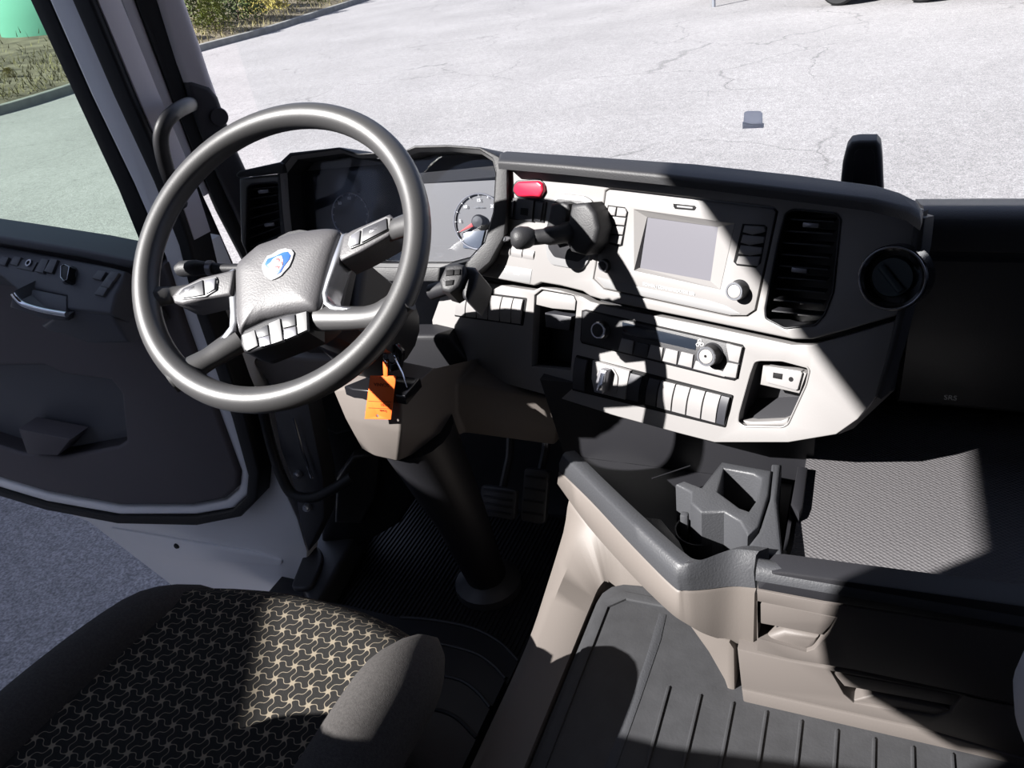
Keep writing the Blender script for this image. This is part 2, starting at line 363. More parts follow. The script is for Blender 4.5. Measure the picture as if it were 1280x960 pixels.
prism('pillar_seal', AP, [(0, -330), (24, -330), (152, 0), (195, 120), (240, 212), (254, 245), (262, 262), (292, 330), (283, 332), (262, 300), (243, 258), (222, 215), (176, 120), (128, 0)], -.10, -.035, 'black_rubber', ap, bev=.004)
# grab handle on the pillar
gh = thing('grab_handle', 'black curved grab handle on the windscreen pillar', 'handle', AP.hit(236, 150, 0))
def Yh(px, py, y): r = ray(px, py); return r*(y/r.y)
hp_ = smoothpath([AP.hit(241, 130, -.01), Yh(234, 132, 1.10), Yh(219, 140, 1.03), Yh(206, 154, 1.0), Yh(201, 175, .99), Yh(206, 203, .99), Yh(216, 232, 1.0), Yh(226, 256, 1.05), Yh(236, 274, 1.14)], 5)
tube('grip', hp_, .0100, 'panel_dark', gh, seg=12, sq=1.3)
# ------------------------------------------------------------------ the driver door, swung fully open
DP = Pl((-1.25, 1.05, -.4), (0, -1, 0), (1, 0, 0))
dr = thing('door_1', 'open white driver door with dark inner trim', None, DP.hit(300, 640), kind='structure')
sk = [(-320, 480), (-60, 575), (0, 612), (110, 653), (230, 745), (378, 750), (384, 690), (372, 650), (352, 605), (338, 560), (322, 500), (300, 430), (272, 345), (255, 305), (230, 300), (170, 325), (0, 294), (-200, 256), (-330, 245)]
prism('outer_skin', DP, sk, -.075, -.03, 'white_paint', dr, hp=-.03, bev=.008)
# pressed rib and drain plug on the lower skin
prism('pressed_rib', DP, zl(ZS, [(365, 480), (600, 520), (850, 560), (940, 590), (935, 606), (620, 585), (500, 562), (420, 520)]), -.035, -.024, 'white_paint', dr, bev=.005, seg=3, r=.01)
lathe('drain_plug', DP.hit(*ZS(588, 541), -.022), DP.n, [(.0005, .003), (.006, .003), (.008, 0), (.008, -.004)], 'black_rubber', dr, seg=14)
# white flange around the trim and up the window frame
fl_in = [(-82, -330), (60, 0), (112, 118), (165, 228), (205, 320), (228, 400), (250, 460), (276, 528), (300, 590), (297, 612), (282, 626), (240, 634), (150, 634), (60, 618), (0, 600), (-60, 575), (-200, 530)]
fl_out = [(-45, -330), (94, 0), (145, 118), (195, 226), (226, 305), (247, 390), (268, 450), (292, 520), (312, 592), (310, 618), (292, 636), (245, 644), (150, 644), (60, 628), (0, 610), (-62, 585), (-203, 540)]
prism('frame_flange', DP, fl_in+fl_out[::-1], -.05, .008, 'white_paint', dr, bev=.008, seg=3)
g_in = fl_out; g_out = [(-20, -330), (118, 0), (167, 118), (213, 222), (240, 300), (262, 388), (284, 446), (308, 514), (327, 588), (324, 622), (303, 644), (248, 655), (150, 653), (60, 636), (0, 618), (-64, 592), (-206, 547)]
prism('door_gasket', DP, g_in+g_out[::-1], -.04, .016, 'black_rubber', dr, hp=.008, bev=.006, seg=3)
prism('gasket_lip', DP, [(-19, -330), (-14, -330), (123, 0), (172, 118), (217, 222), (243, 300), (240, 301), (213, 223), (167, 119), (118, 0)], -.04, .004, 'pillar_grey', dr, bev=.001)
ws_in = [(-108, -330), (37, 0), (92, 118), (147, 236), (182, 322)]; ws_out = [(-82, -330), (60, 0), (112, 118), (165, 228), (206, 322)]
prism('window_seal', DP, ws_in+ws_out[::-1], -.04, -.002, 'black_rubber', dr, bev=.004)
prism('window_pane', DP, [(-700, -330), (-100, -330), (42, 0), (152, 236), (195, 330), (0, 300), (-330, 250), (-700, 190)], -.030, -.026, 'door_glass', dr, hp=-.028, bev=0)
# inner trim
tr = [(-330, 250), (-200, 262), (0, 296), (170, 330), (205, 330), (228, 402), (249, 460), (275, 530), (298, 592), (296, 610), (280, 624), (240, 632), (150, 632), (60, 616), (0, 598), (-60, 574), (-320, 470)]
hole = zl(ZS, [(-300, -60), (150, -60), (210, -30), (370, -10), (402, 30), (418, 190), (390, 210), (200, 245), (60, 230), (-60, 190), (-300, 110)])
prism('trim_panel', DP, tr, -.03, .02, 'door_trim', dr, holes=[hole], bev=.01, seg=3, hp=.02, label='dark brown-grey moulded trim panel')
pocket('map_pocket', DP, DP.pp(hole, .02), .012, -.028, 'door_switch', dr, label='deep dark map pocket')
prism('bottle_clip', DP, zl(ZS, [(60, 150), (235, 185), (190, 240), (90, 235)]), -.02, .035, 'door_trim', dr, bev=.004)
# sill cap and switch board
TOPP = zl(ZL, [(-400, -40), (0, 22), (400, 88), (690, 148), (690, 180), (640, 185), (400, 130), (0, 62), (-400, 0)])
prism('sill_cap', DP, TOPP, -.02, .055, 'door_switch', dr, bev=.006, seg=3)
SW = Pl(DP.hit(90, 350, .085), (0, -.66, .75), (1, 0, 0))
brd = zl(ZL, [(-500, 30), (0, 66), (560, 175), (625, 195), (605, 260), (575, 320), (552, 408), (330, 385), (330, 318), (150, 282), (95, 300), (0, 215), (-500, 150)])
prism('switch_board', SW, brd, -.06, 0, 'door_switch', dr, bev=.006, seg=3, label='dark grey slanted switch board on the armrest')
prism('armrest', DP, zl(ZL, [(200, 470), (330, 385), (552, 405), (572, 440), (650, 560), (440, 560), (330, 520), (240, 500)]), -.02, .125, 'door_switch', dr, bev=.008, seg=3)
prism('armrest_end', DP, zl(ZL, [(575, 320), (600, 285), (680, 275), (690, 420), (640, 555), (575, 440), (556, 400)]), -.02, .03, 'door_switch', dr, bev=.008, seg=3)
sb = [o for o in dr.children if o.name.startswith('switch_board')][0]
def swb(name, pts, h, m): 
    return prism(name, SW, zl(ZL, pts), -.004, h, m, sb, bev=.0015)
for x in (0, 62): swb('window_switch', [(x+8, 118), (x+42, 126), (x+22, 168), (x-14, 158)], .006, 'door_button')
for x in (110, ): swb('mirror_switch_base', [(x, 135), (x+75, 150), (x+50, 196), (x-30, 178)], .003, 'door_button')
lathe('dial_ring', SW.hit(*ZL(142, 154), .006), SW.n, [(.0045, .001), (.0075, .001), (.0075, -.004), (.0045, -.004)], 'satin', sb, seg=18, loop=True)
for x in (195, 240): swb('lock_switch', [(x+12, 130), (x+46, 138), (x+18, 205), (x-22, 195)], .006, 'door_button')
lathe('selector_base', SW.hit(*ZL(345, 215), .002), SW.n, [(.0005, .004), (.016, .004), (.019, 0), (.019, -.004)], 'door_button', sb)
prism('selector_knob', SW, zl(ZL, [(300, 168), (318, 158), (348, 172), (335, 240), (318, 246), (300, 225)]), 0, .018, 'panel_dark', sb, bev=.003)
tube('selector_rim', [SW.hit(*ZL(x, y), .0185) for x, y in [(304, 170), (320, 161), (346, 174), (334, 238), (318, 243), (303, 223)]], .0010, 'satin', sb, seg=6, loop=True)
for i, (x, y) in enumerate([(480, 190), (545, 195), (520, 230), (490, 270)]): swb('memory_button', [(x+8, y), (x+48, y+9), (x+22, y+50), (x-22, y+40)], .006, 'door_button')
prism('pull_recess', SW, zl(ZL, [(95, 300), (150, 282), (330, 318), (330, 398), (200, 375), (130, 345)]), -.03, .003, 'door_switch', dr, bev=.004)
tube('pull_handle', smoothpath([DP.hit(*ZL(x, y), .150) for x, y in [(66, 305), (88, 335), (120, 362), (190, 385), (260, 400), (335, 412)]], 4), .0055, 'chrome', dr, seg=10, label='polished door pull handle')
prism('pull_body', DP, zl(ZL, [(60, 300), (95, 345), (200, 388), (335, 418), (330, 450), (210, 440), (100, 400), (40, 380)]), .0, .142, 'door_switch', dr, bev=.01, seg=3)
# hinge, check strap and loom between door and sill
hg = thing('door_hinge', 'steel door hinge with bolts beside the sill', 'hinge', DP.hit(380, 650, -.02))
prism('hinge_plate', DP, [(340, 500), (385, 505), (404, 600), (405, 648), (385, 690), (376, 660), (368, 610), (350, 560)], -.05, -.005, 'step_rubber', hg, bev=.004)
for x, y in ((371, 594), (383, 635)): lathe('bolt', DP.hit(x, y, .004), DP.n, [(.0005, .006), (.006, .006), (.0075, .002), (.009, .002), (.009, -.008)], 'steel', hg, seg=12)
tube('check_rod', [DP.hit(x, y, .006) for x, y in [(367, 522), (377, 560), (390, 597)]], .0032, 'chrome', hg, seg=8)
tube('cable_loom', smoothpath([DP.hit(x, y, h) for x, y, h in [(325, 500, -.01), (340, 560, .0), (352, 596, .02), (366, 618, .03), (390, 622, .03), (415, 612, .02), (440, 596, .0)]], 5), .011, 'black_rubber', seg=10, label='black rubber cable loom sagging beside the door hinge', cat='cable')
# ------------------------------------------------------------------ cab floor, sill, tunnel
SP = Pl((0, 0, -1.25), (0, 0, 1), (1, 0, 0))
st = thing('sill_trim', 'dark plastic door sill trim beside the ribbed floor mat', 'trim', zz(400, 700, -1.28))
prism('sill_cover', Pl((0, 0, -1.27), (0, 0, 1), (1, 0, 0)), [(372, 722), (378, 690), (400, 648), (430, 585), (470, 575), (462, 640), (440, 680), (412, 730), (390, 760)], -.04, .03, 'step_rubber', st, bev=.012, seg=3)
prism('sill_pad', Pl((0, 0, -1.24), (0, 0, 1), (1, 0, 0)), [(380, 690), (395, 680), (404, 690), (402, 705), (388, 735), (362, 735)], 0, .012, 'step_rubber', st, bev=.006, seg=3, r=.02)
# ribbed driver floor mat
bm = bmesh.new(); x0, x1, y0, y1 = -1.14, -.50, .72, 1.44; nr = 60; rows = []
pr = []
for i in range(nr):
    xa = x0+(x1-x0)*i/nr; d = (x1-x0)/nr
    pr += [(xa, 0), (xa+.12*d, .004), (xa+.55*d, .004), (xa+.67*d, 0)]
pr.append((x1, 0))
ringbm(bm, [[Vector((a, y, -1.305+b)) for a, b in pr]+[Vector((x1, y, -1.311)), Vector((x0, y, -1.311))] for y in (y0, y1)]); mk('ribbed_floor_mat', bm, 'floor_rubber', label='black ribbed rubber floor mat below the steering wheel', cat='floor mat', smooth=0)
sp_ = thing('seat_plinth', 'dark stepped plinth in front of the driver seat', 'plinth', (-.72, .7, -1.31))
for i, (pts, z) in enumerate([([(500, 772), (540, 775), (590, 785), (625, 803), (648, 826)], -1.27), ([(500, 800), (541, 803), (590, 815), (615, 830), (632, 848)], -1.22), ([(500, 838), (542, 843), (575, 850), (597, 865), (613, 884)], -1.17), ([(490, 880), (528, 886), (550, 888), (572, 898), (596, 922)], -1.12)]):
    f = smoothpath([zz(x, y, z) for x, y in pts], 4); f = [Vector((-1.05, f[0].y, z))]+f
    back = [Vector((p.x, .12, z)) for p in f]
    bm = bmesh.new(); dz = Vector((0, 0, -1.31-z+.0005*i))
    top = f+back[::-1]; vs_ = [bm.verts.new(p) for p in top]; vb = [bm.verts.new(p+dz) for p in top]; n = len(top)
    for j in range(n): bm.faces.new((vs_[j], vs_[(j+1) % n], vb[(j+1) % n], vb[j]))
    bm.faces.new(vs_); bm.faces.new(vb[::-1]); mk('plinth_step', bm, 'floor_rubber', sp_)
    tube('step_nosing', [p+Vector((0, 0, -.001)) for p in f[1:]], .0045, 'floor_rubber', sp_, seg=8)
# engine tunnel with cream edge
tn = thing('engine_tunnel', 'cream moulded engine tunnel cover beside the driver seat', 'tunnel', (-.3, .5, -1.31))
inner = [Vector((-.362, -.3, -.995)), Vector((-.362, .3, -.995)), Vector((-.362, .6, -.995)), Vector((-.362, .8, -.995)), Vector((-.362, .90, -.995)), Vector((-.36, .945, -.995)), Vector((-.345, .968, -.992)), Vector((-.30, .975, -.99)), Vector((-.16, .975, -.99))]
ridge = [Vector((-.415, -.3, -.985)), Vector((-.415, .3, -.985)), Vector((-.415, .6, -.985)), Vector((-.415, .8, -.984)), Vector((-.418, .90, -.975)), Vector((-.41, .99, -.955)), Vector((-.38, 1.03, -.91)), Vector((-.32, 1.03, -.89)), Vector((-.16, 1.01, -.88))]
outer = [Vector((-.440, -.3, -1.01)), Vector((-.440, .3, -1.01)), Vector((-.440, .6, -1.01)), Vector((-.442, .8, -1.01)), Vector((-.45, .92, -1.0)), Vector((-.452, 1.03, -.965)), Vector((-.44, 1.08, -.90)), Vector((-.36, 1.12, -.88)), Vector((-.16, 1.10, -.88))]
foot = [Vector((-.50, p.y, -1.31)) for p in outer[:6]]+[Vector((-.47, 1.15, -1.31)), Vector((-.36, 1.19, -1.31)), Vector((-.16, 1.19, -1.31))]
und = [Vector((-.16, p.y, -1.31)) for p in inner]
bm = bmesh.new(); R_ = [smoothpath(r, 4) for r in (inner, ridge, outer, foot)]
base = [Vector((p.x+.02, p.y, -1.30)) for p in R_[0]]
ringbm(bm, [list(x) for x in zip(*(R_+[base]))]); mk('tunnel_edge', bm, 'cream', tn, smooth=60)
# grey mat on the tunnel
MP = Pl((0, 0, -1.0), (0, 0, 1), (1, 0, 0))
tm = thing('tunnel_mat', 'grey rubber mat with raised ridges covering the engine tunnel', 'floor mat', (0, .4, -1.02))
prism('mat_sheet', MP, rnd([(-.358, -.35), (1.1, -.35), (1.1, .90), (.3, .97), (-.358, .97)], .06), -.06, .0, 'mat_rubber', tm, px=False, bev=.004)
prism('mat_border', MP, [(-.350, -.3), (-.334, -.3), (-.334, .905), (-.31, .930), (.0, .93), (.0, .946), (-.32, .946), (-.350, .915)], -.01, .004, 'mat_rubber', tm, px=False, bev=.002)
prism('wear_band', MP, [(824, 766), (833, 768), (826, 800), (800, 876), (770, 960), (755, 960), (789, 875), (808, 820)], -.01, .0012, 'pad_grey', tm, bev=.001)
for i, (x, y) in enumerate([(838, 861), (879, 867), (912, 876), (952, 890), (993, 901), (1035, 912), (1079, 922), (1124, 932), (1170, 940)]):
    p = MP.ab(x, y); xx = -.205+i*.0462; ye = p[1]
    if i == 0: bm0 = bmesh.new(); prism_bm(bm0, MP, [(-.0024, -.55), (.0024, -.55), (.0024, 0), (0, .003), (-.0024, 0)], -.004, .0035, bev=.0012); rd = mk('ridge', bm0, 'mat_rubber', tm); rme = rd.data; c0 = WL[rd.name].copy(); rd.location = c0+Vector((xx, ye, 0))-wl(tm)
    else:
        rd = bpy.data.objects.new('ridge', rme); COL.objects.link(rd); rd.parent = tm; rd.location = c0+Vector((xx, min(ye, .775), 0))-wl(tm)
# ------------------------------------------------------------------ storage console
cs = thing('storage_console', 'console tray with padded grey rim and cream fascia beside the drawers', 'console', (-.2, .9, -1.0))
r1 = [(703, 569), (742, 609), (790, 656), (837, 699), (854, 709), (871, 706), (911, 692), (945, 694)]
r2 = [(699, 588), (739, 627), (790, 682), (840, 732), (855, 738), (880, 737), (915, 733), (944, 735)]
r3 = [(697, 606), (735, 660), (790, 722), (835, 766), (858, 783), (880, 795), (910, 804), (942, 811)]
R1 = smoothpath([zz(x, y, -.752) for x, y in r1], 5); R2 = smoothpath([zz(x, y, -.793) for x, y in r2], 5); 
IN = Vector((.05, .085, 0)).normalized()
def under(px_, ref, d):                      # point on the pixel's ray that lies straight below ref
    r = ray(*px_); return r*((ref.dot(IN)+d)/r.dot(IN))
R3 = smoothpath([under(p, zz(*q, -.793), .004) for p, q in zip(r3, r2)], 5)
IN = Vector((.05, .085, 0)).normalized()
def inw(R, d, dz=0): return [p+IN*d+Vector((0, 0, dz)) for p in R]
loft('padded_rim', [inw(R1, .026, -.004), inw(R1, .006, .003), R1, [a.lerp(b, .45)-IN*.004 for a, b in zip(R1, R2)], R2, inw(R2, .03)], 'pad_grey', cs, smooth=50)
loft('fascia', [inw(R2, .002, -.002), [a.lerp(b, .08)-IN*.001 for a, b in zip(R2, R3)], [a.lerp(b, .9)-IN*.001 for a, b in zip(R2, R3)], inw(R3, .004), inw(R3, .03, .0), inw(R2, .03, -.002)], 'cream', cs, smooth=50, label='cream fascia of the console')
# tray floor, cup holder block, phone slot
T0 = Pl((0, 0, -.86), (0, 0, 1), (1, 0, 0)); T1 = Pl((0, 0, -.765), (0, 0, 1), (1, 0, 0))
prism('tray_floor', T0, [(-.44, 1.12), (-.39, 1.02), (-.31, .945), (-.17, .845), (-.07, .83), (-.07, 1.12)], -.03, 0, 'panel_dark', cs, px=False, bev=0)
tl = zl(ZT, [(585, 230), (622, 214), (700, 245), (790, 130), (960, 160), (1015, 170), (1000, 280), (955, 420), (905, 465), (895, 440), (870, 395), (800, 352), (700, 358), (650, 312), (652, 265)])
slot = zl(ZT, [(800, 160), (930, 185), (962, 205), (945, 300), (910, 350), (870, 335), (775, 265)])
prism('holder_block', T1, tl, -.085, 0, 'pad_grey', cs, holes=[slot], bev=.004, seg=3)
prism('holder_ledge', Pl((0, 0, -.80), (0, 0, 1), (1, 0, 0)), zl(ZT, [(420, 372), (520, 385), (600, 480), (640, 560), (600, 570), (440, 410)]), -.05, 0, 'panel_dark', cs, bev=.003)
for x, y in ((625, 385), (742, 420)): 
    q = zz(*ZT(x, y), -.80); box('cup_spring', (q.x-.006, q.y-.006, -.85), (q.x+.006, q.y+.006, -.79), 'pad_grey', cs, bev=.003)
q = zz(*ZT(690, 500), -.855); lathe('cup_well', q, (0, 0, 1), [(.036, .03), (.036, 0), (.034, 0), (.034, .03)], 'panel_dark', cs, seg=28, loop=True)
prism('divider_wall', Pl((0, 0, -.768), (0, 0, 1), (1, 0, 0)), zl(ZT, [(1012, 138), (1058, 140), (1040, 300), (1062, 552), (1030, 552), (960, 540), (880, 535), (955, 440), (1000, 300)]), -.10, 0, 'pad_grey', cs, bev=.006, seg=3)
prism('console_back', Pl((0, 1.12, 0), (0, -1, 0), (1, 0, 0)), [(-.47, -.86), (-.04, -.86), (-.04, -.70), (-.5, -.70)], -.03, 0, 'panel_dark', cs, px=False)
tube('tray_glint_line', [zz(*ZT(480, 207), -.80), zz(*ZT(650, 150), -.80)], .0012, 'panel_dark', cs, seg=6)  # thin line added where the tray edge catches a glint
# console leg below the fascia
prism('console_leg', Pl((0, .80, 0), (0, -1, 0), (1, 0, 0)), [(862, 783), (912, 803), (918, 812), (919, 868), (921, 882), (914, 876), (905, 850), (885, 815)], -.05, 0, 'cream', cs, bev=.004)
# ------------------------------------------------------------------ passenger shelf and its drawers
FP = Pl((0, .782, 0), (0, -1, 0), (1, 0, 0))
sh = thing('passenger_shelf', 'dark storage shelf with dimpled mat right of the cup holder', 'shelf', (.25, 1.0, -1.0))
prism('shelf_base', Pl((0, 0, -.825), (0, 0, 1), (1, 0, 0)), [(-.06, .80), (1.15, .80), (1.15, 1.46), (-.06, 1.46)], -.05, 0, 'panel_dark', sh, px=False)
prism('dimpled_mat', Pl((0, 0, -.800), (0, 0, 1), (1, 0, 0)), [(.90, .835), (-.058, .825), (-.052, .90), (-.05, 1.30), (.90, 1.30)], -.02, 0, 'shelf_rubber', sh, px=False, bev=.002)
prism('mat_clip', Pl((0, 0, -.79), (0, 0, 1), (1, 0, 0)), zl(ZT, [(1128, 150), (1172, 155), (1150, 330), (1134, 370), (1098, 318)]), -.015, .004, 'panel_dark', sh, bev=.003)
prism('shelf_support', Pl((0, .93, 0), (0, -1, 0), (1, 0, 0)), [(-.06, -1.0), (1.1, -1.0), (1.1, -.88), (-.06, -.88)], -.05, 0, 'drawer_grey', sh, px=False)
lip = [[Vector((x, y, z)) for y, z in ((.835, -.790), (.815, -.752), (.797, -.738), (.785, -.736), (.777, -.742), (.775, -.754), (.790, -.764), (.80, -.81), (.83, -.81))] for x in (-.086, .2, .6, 1.15)]
bm = bmesh.new(); ringbm(bm, lip); mk('shelf_lip', bm, 'pad_grey', sh, smooth=50)
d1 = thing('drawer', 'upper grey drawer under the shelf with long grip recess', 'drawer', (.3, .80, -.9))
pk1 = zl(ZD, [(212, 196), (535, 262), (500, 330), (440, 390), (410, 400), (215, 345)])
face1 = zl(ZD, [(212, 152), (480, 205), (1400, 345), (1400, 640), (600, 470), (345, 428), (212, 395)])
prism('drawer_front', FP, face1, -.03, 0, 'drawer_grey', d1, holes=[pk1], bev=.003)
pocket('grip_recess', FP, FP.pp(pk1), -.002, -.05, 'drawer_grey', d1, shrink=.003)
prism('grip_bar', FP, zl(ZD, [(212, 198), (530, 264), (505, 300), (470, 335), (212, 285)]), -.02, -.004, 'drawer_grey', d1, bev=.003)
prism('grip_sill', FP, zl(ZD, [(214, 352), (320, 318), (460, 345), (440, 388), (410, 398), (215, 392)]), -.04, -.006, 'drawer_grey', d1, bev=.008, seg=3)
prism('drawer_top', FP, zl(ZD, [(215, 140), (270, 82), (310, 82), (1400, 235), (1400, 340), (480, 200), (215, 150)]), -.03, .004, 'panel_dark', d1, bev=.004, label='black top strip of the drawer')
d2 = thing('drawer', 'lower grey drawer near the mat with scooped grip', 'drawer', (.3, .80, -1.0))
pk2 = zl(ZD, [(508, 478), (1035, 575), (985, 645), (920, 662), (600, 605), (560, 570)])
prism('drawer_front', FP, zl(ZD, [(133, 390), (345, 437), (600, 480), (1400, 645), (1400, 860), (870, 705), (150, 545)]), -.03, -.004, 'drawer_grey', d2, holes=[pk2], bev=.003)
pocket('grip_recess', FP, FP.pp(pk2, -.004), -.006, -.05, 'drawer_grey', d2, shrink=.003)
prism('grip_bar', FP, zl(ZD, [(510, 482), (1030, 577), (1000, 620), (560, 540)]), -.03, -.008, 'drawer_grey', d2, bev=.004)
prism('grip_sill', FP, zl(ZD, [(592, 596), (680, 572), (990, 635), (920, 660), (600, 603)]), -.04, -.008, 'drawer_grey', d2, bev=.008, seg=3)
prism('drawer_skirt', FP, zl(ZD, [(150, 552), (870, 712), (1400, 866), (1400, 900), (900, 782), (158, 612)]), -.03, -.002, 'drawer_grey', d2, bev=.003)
# pale rounded container on the tunnel mat, just reaching into view
ct = thing('container', 'pale rounded container standing before the lower drawers', 'container', (.274, .672, -1.0))
lathe('body', (.274, .672, -1.0), (0, 0, 1), [(.0005, .001), (.040, .001), (.044, .02), (.050, .10), (.056, .14), (.068, .18), (.084, .22), (.091, .255), (.088, .29), (.076, .335), (.05, .39), (.026, .415)], 'pale_plastic', ct, seg=40)
lathe('lid', (.274, .672, -.588), (0, 0, 1), [(.0005, 0), (.030, 0), (.030, .03), (.026, .034), (.0005, .034)], 'pale_plastic', ct, seg=28)
# lower pillar between door hinge and footwell
LP2 = Pl((-1.1, 1.17, -.8), (.35, -.94, 0), (1, .35, 0))
lpz = thing('pillar_lower_trim', 'dark moulded pillar foot between door hinge and knee panel', 'trim', LP2.hit(430, 660))
prism('pillar_foot', LP2, [(368, 420), (480, 430), (530, 520), (530, 610), (500, 655), (440, 690), (402, 690), (398, 600)], -.06, 0, 'panel_dark', lpz, bev=.012, seg=3)
prism('foot_cover', LP2, [(420, 600), (440, 572), (476, 566), (468, 625), (452, 656), (418, 655)], -.02, .03, 'step_rubber', lpz, bev=.01, seg=3)
# ------------------------------------------------------------------ dashboard, centre panel turned towards the driver
tau = math.radians(16); NH = Vector((-.289, -.957, 0)).normalized()
P = Pl(ray(850, 320)*1.2, NH*math.cos(tau)+Vector((0, 0, 1))*math.sin(tau), (.957, -.289, 0))
db = thing('dashboard', 'grey and black dashboard with centre panel below the windscreen', 'dashboard', (-.5, 1.2, -.8))
radio_o = zl(Z5, [(122, 103), (720, 172), (733, 188), (655, 548), (622, 570), (560, 570), (100, 470), (62, 432), (72, 380), (107, 112)])
vent_o = zl(Z5, [(790, 180), (945, 195), (962, 215), (935, 480), (905, 560), (870, 600), (760, 612), (690, 575), (688, 540), (735, 300), (762, 195)])
up_o = [(632, 208), (860, 229), (1000, 241), (1108, 250), (1152, 262), (1148, 310), (1126, 393), (1060, 412), (1015, 424), (990, 424), (880, 401), (760, 377), (737, 370), (728, 364), (700, 357), (676, 353), (667, 357), (640, 352), (608, 346), (585, 342), (606, 326), (624, 296), (629, 260)]
prism('upper_panel', P, up_o, -.012, 0, 'panel_grey', db, holes=[radio_o, vent_o], bev=.003, seg=3, label='light grey upper centre panel')
pk_o = [(668, 369), (677, 362), (717, 369), (721, 377), (713, 463), (664, 458)]
usb_o = zl(Z6, [(935, 326), (960, 320), (1060, 322), (1172, 352), (1180, 368), (1165, 430), (1085, 605), (1060, 618), (890, 615), (862, 595), (865, 560), (915, 380)])
lo_o = [(560, 345), (608, 353), (640, 359), (667, 363), (676, 359), (700, 363), (728, 371), (738, 377), (760, 383), (880, 407), (990, 431), (1015, 431), (1060, 419), (1124, 400), (1118, 440), (1100, 490), (1072, 524), (1045, 543), (985, 553), (893, 553), (850, 542), (770, 520), (700, 498), (640, 482), (585, 466), (545, 452), (540, 400)]
prism('lower_panel', P, lo_o, -.03, -.011, 'panel_grey', db, holes=[pk_o, usb_o], bev=.004, seg=3, label='light grey lower centre panel')
prism('panel_backing', P, [(560, 225), (1140, 275), (1105, 440), (900, 405), (600, 350)], -.09, -.075, 'panel_dark', db, bev=0)
# padded lip along the top
LPL = Pl((0, 0, -.336), (0, 0, 1), (1, 0, 0))
prism('dash_lip', LPL, [(622, 200), (700, 206), (828, 218), (960, 233), (1090, 249), (1135, 260), (1152, 272), (1155, 262), (1148, 250), (1128, 240), (1098, 231), (1000, 218), (870, 204), (740, 195), (634, 188), (624, 191)], -.015, 0, 'soft_black', db, bev=.006, seg=4)
bm = bmesh.new(); fr = [Vector(p) for p in [(-1.12, 1.28, -.40), (-.6, 1.29, -.368), (-.28, 1.19, -.368), (.02, 1.10, -.368), (.062, 1.095, -.372)]]; bk = [Vector((p.x, 1.44, -.52)) for p in fr]
ringbm(bm, [[a, b, b+Vector((0, 0, -.02)), a+Vector((0, 0, -.02))] for a, b in zip(fr, bk)]); mk('dash_top', bm, 'soft_black', db)
bm = bmesh.new(); rr = [P.hit(1150, 268, 0), P.hit(1126, 395, 0), P.hit(1100, 490, -.012)]
ringbm(bm, [[p, p+Vector((.010, .02, 0)), Vector((p.x+.010, 1.44, min(p.z-.01, z_))), Vector((p.x, 1.44, min(p.z-.01, z_)))] for p, z_ in zip(rr, (-.53, -.58, -.66))]); mk('dash_side', bm, 'panel_dark', db)
prism('side_trim', P, [(1142, 268), (1157, 272), (1153, 310), (1120, 440), (1100, 500), (1092, 496), (1108, 440), (1135, 330)], -.04, .004, 'soft_black', db, bev=.005)
# right air vent
def vent(plane, o, depth, q, n, hs, m_slat, tabs, par, ringm='panel_dark', skip=.02):
    vb = pocket('air_vent', plane, rnd(plane.pp(o), .004), -.001, -depth, 'panel_dark', par, label='black slatted air vent')
    qq = [plane.ab(x, y, -hs) for x, y in q]
    for i in range(n):
        t = (i+.5)/n; bm = bmesh.new(); a = bil(qq, skip, t-.012); b = bil(qq, 1-skip, t-.012)
        ringbm(bm, [[plane.w(*e, -hs), plane.w(e[0], e[1]+.0035, -hs-.012), plane.w(e[0], e[1]+.002, -hs-.012), plane.w(e[0], e[1]-.002, -hs)] for e in (a, b)]); mk('slat', bm, m_slat, vb, smooth=0)
    for s, t in tabs:
        c = bil(qq, s, t); bm = bmesh.new(); prism_bm(bm, plane, rnd([(c[0]-.011, c[1]-.004), (c[0]+.011, c[1]-.003), (c[0]+.011, c[1]+.003), (c[0]-.011, c[1]+.003)], .002), -hs-.004, -hs+.004, bev=.001); mk('tab', bm, 'satin_dark', vb)
    ol = rnd(plane.pp(o), .004); tube('vent_rim', [plane.w(a, b, .0005) for a, b in ol], .0014, ringm, vb, seg=6, loop=True)
    return vb
vent(P, vent_o, .06, zl(Z5, [(765, 195), (945, 205), (895, 590), (705, 570)]), 9, .010, 'panel_dark', [(.55, .09), (.45, .52)], db)
# storage slot with switch, left of the climate panel
pocket('storage_slot', P, rnd(P.pp(pk_o, -.012), .003), -.012, -.07, 'panel_dark', db)
L4 = lambda x, y: (540+x/6, 320+y/6)
prism('slot_lid', P, zl(L4, [(782, 280), (815, 256), (1060, 300), (1078, 335), (1070, 410), (900, 395), (775, 365)]), -.05, -.016, 'panel_grey', db, hp=-.016, bev=.002)
sw = prism('slot_switch', P, zl(L4, [(845, 425), (1045, 455), (1028, 560), (850, 535)]), -.06, -.014, 'button_dark', db, bev=.002)
text('switch_symbol', 'REC', P, *P.ab(*L4(972, 494), -.0135), .005, 'print_grey', sw, h=-.0138)
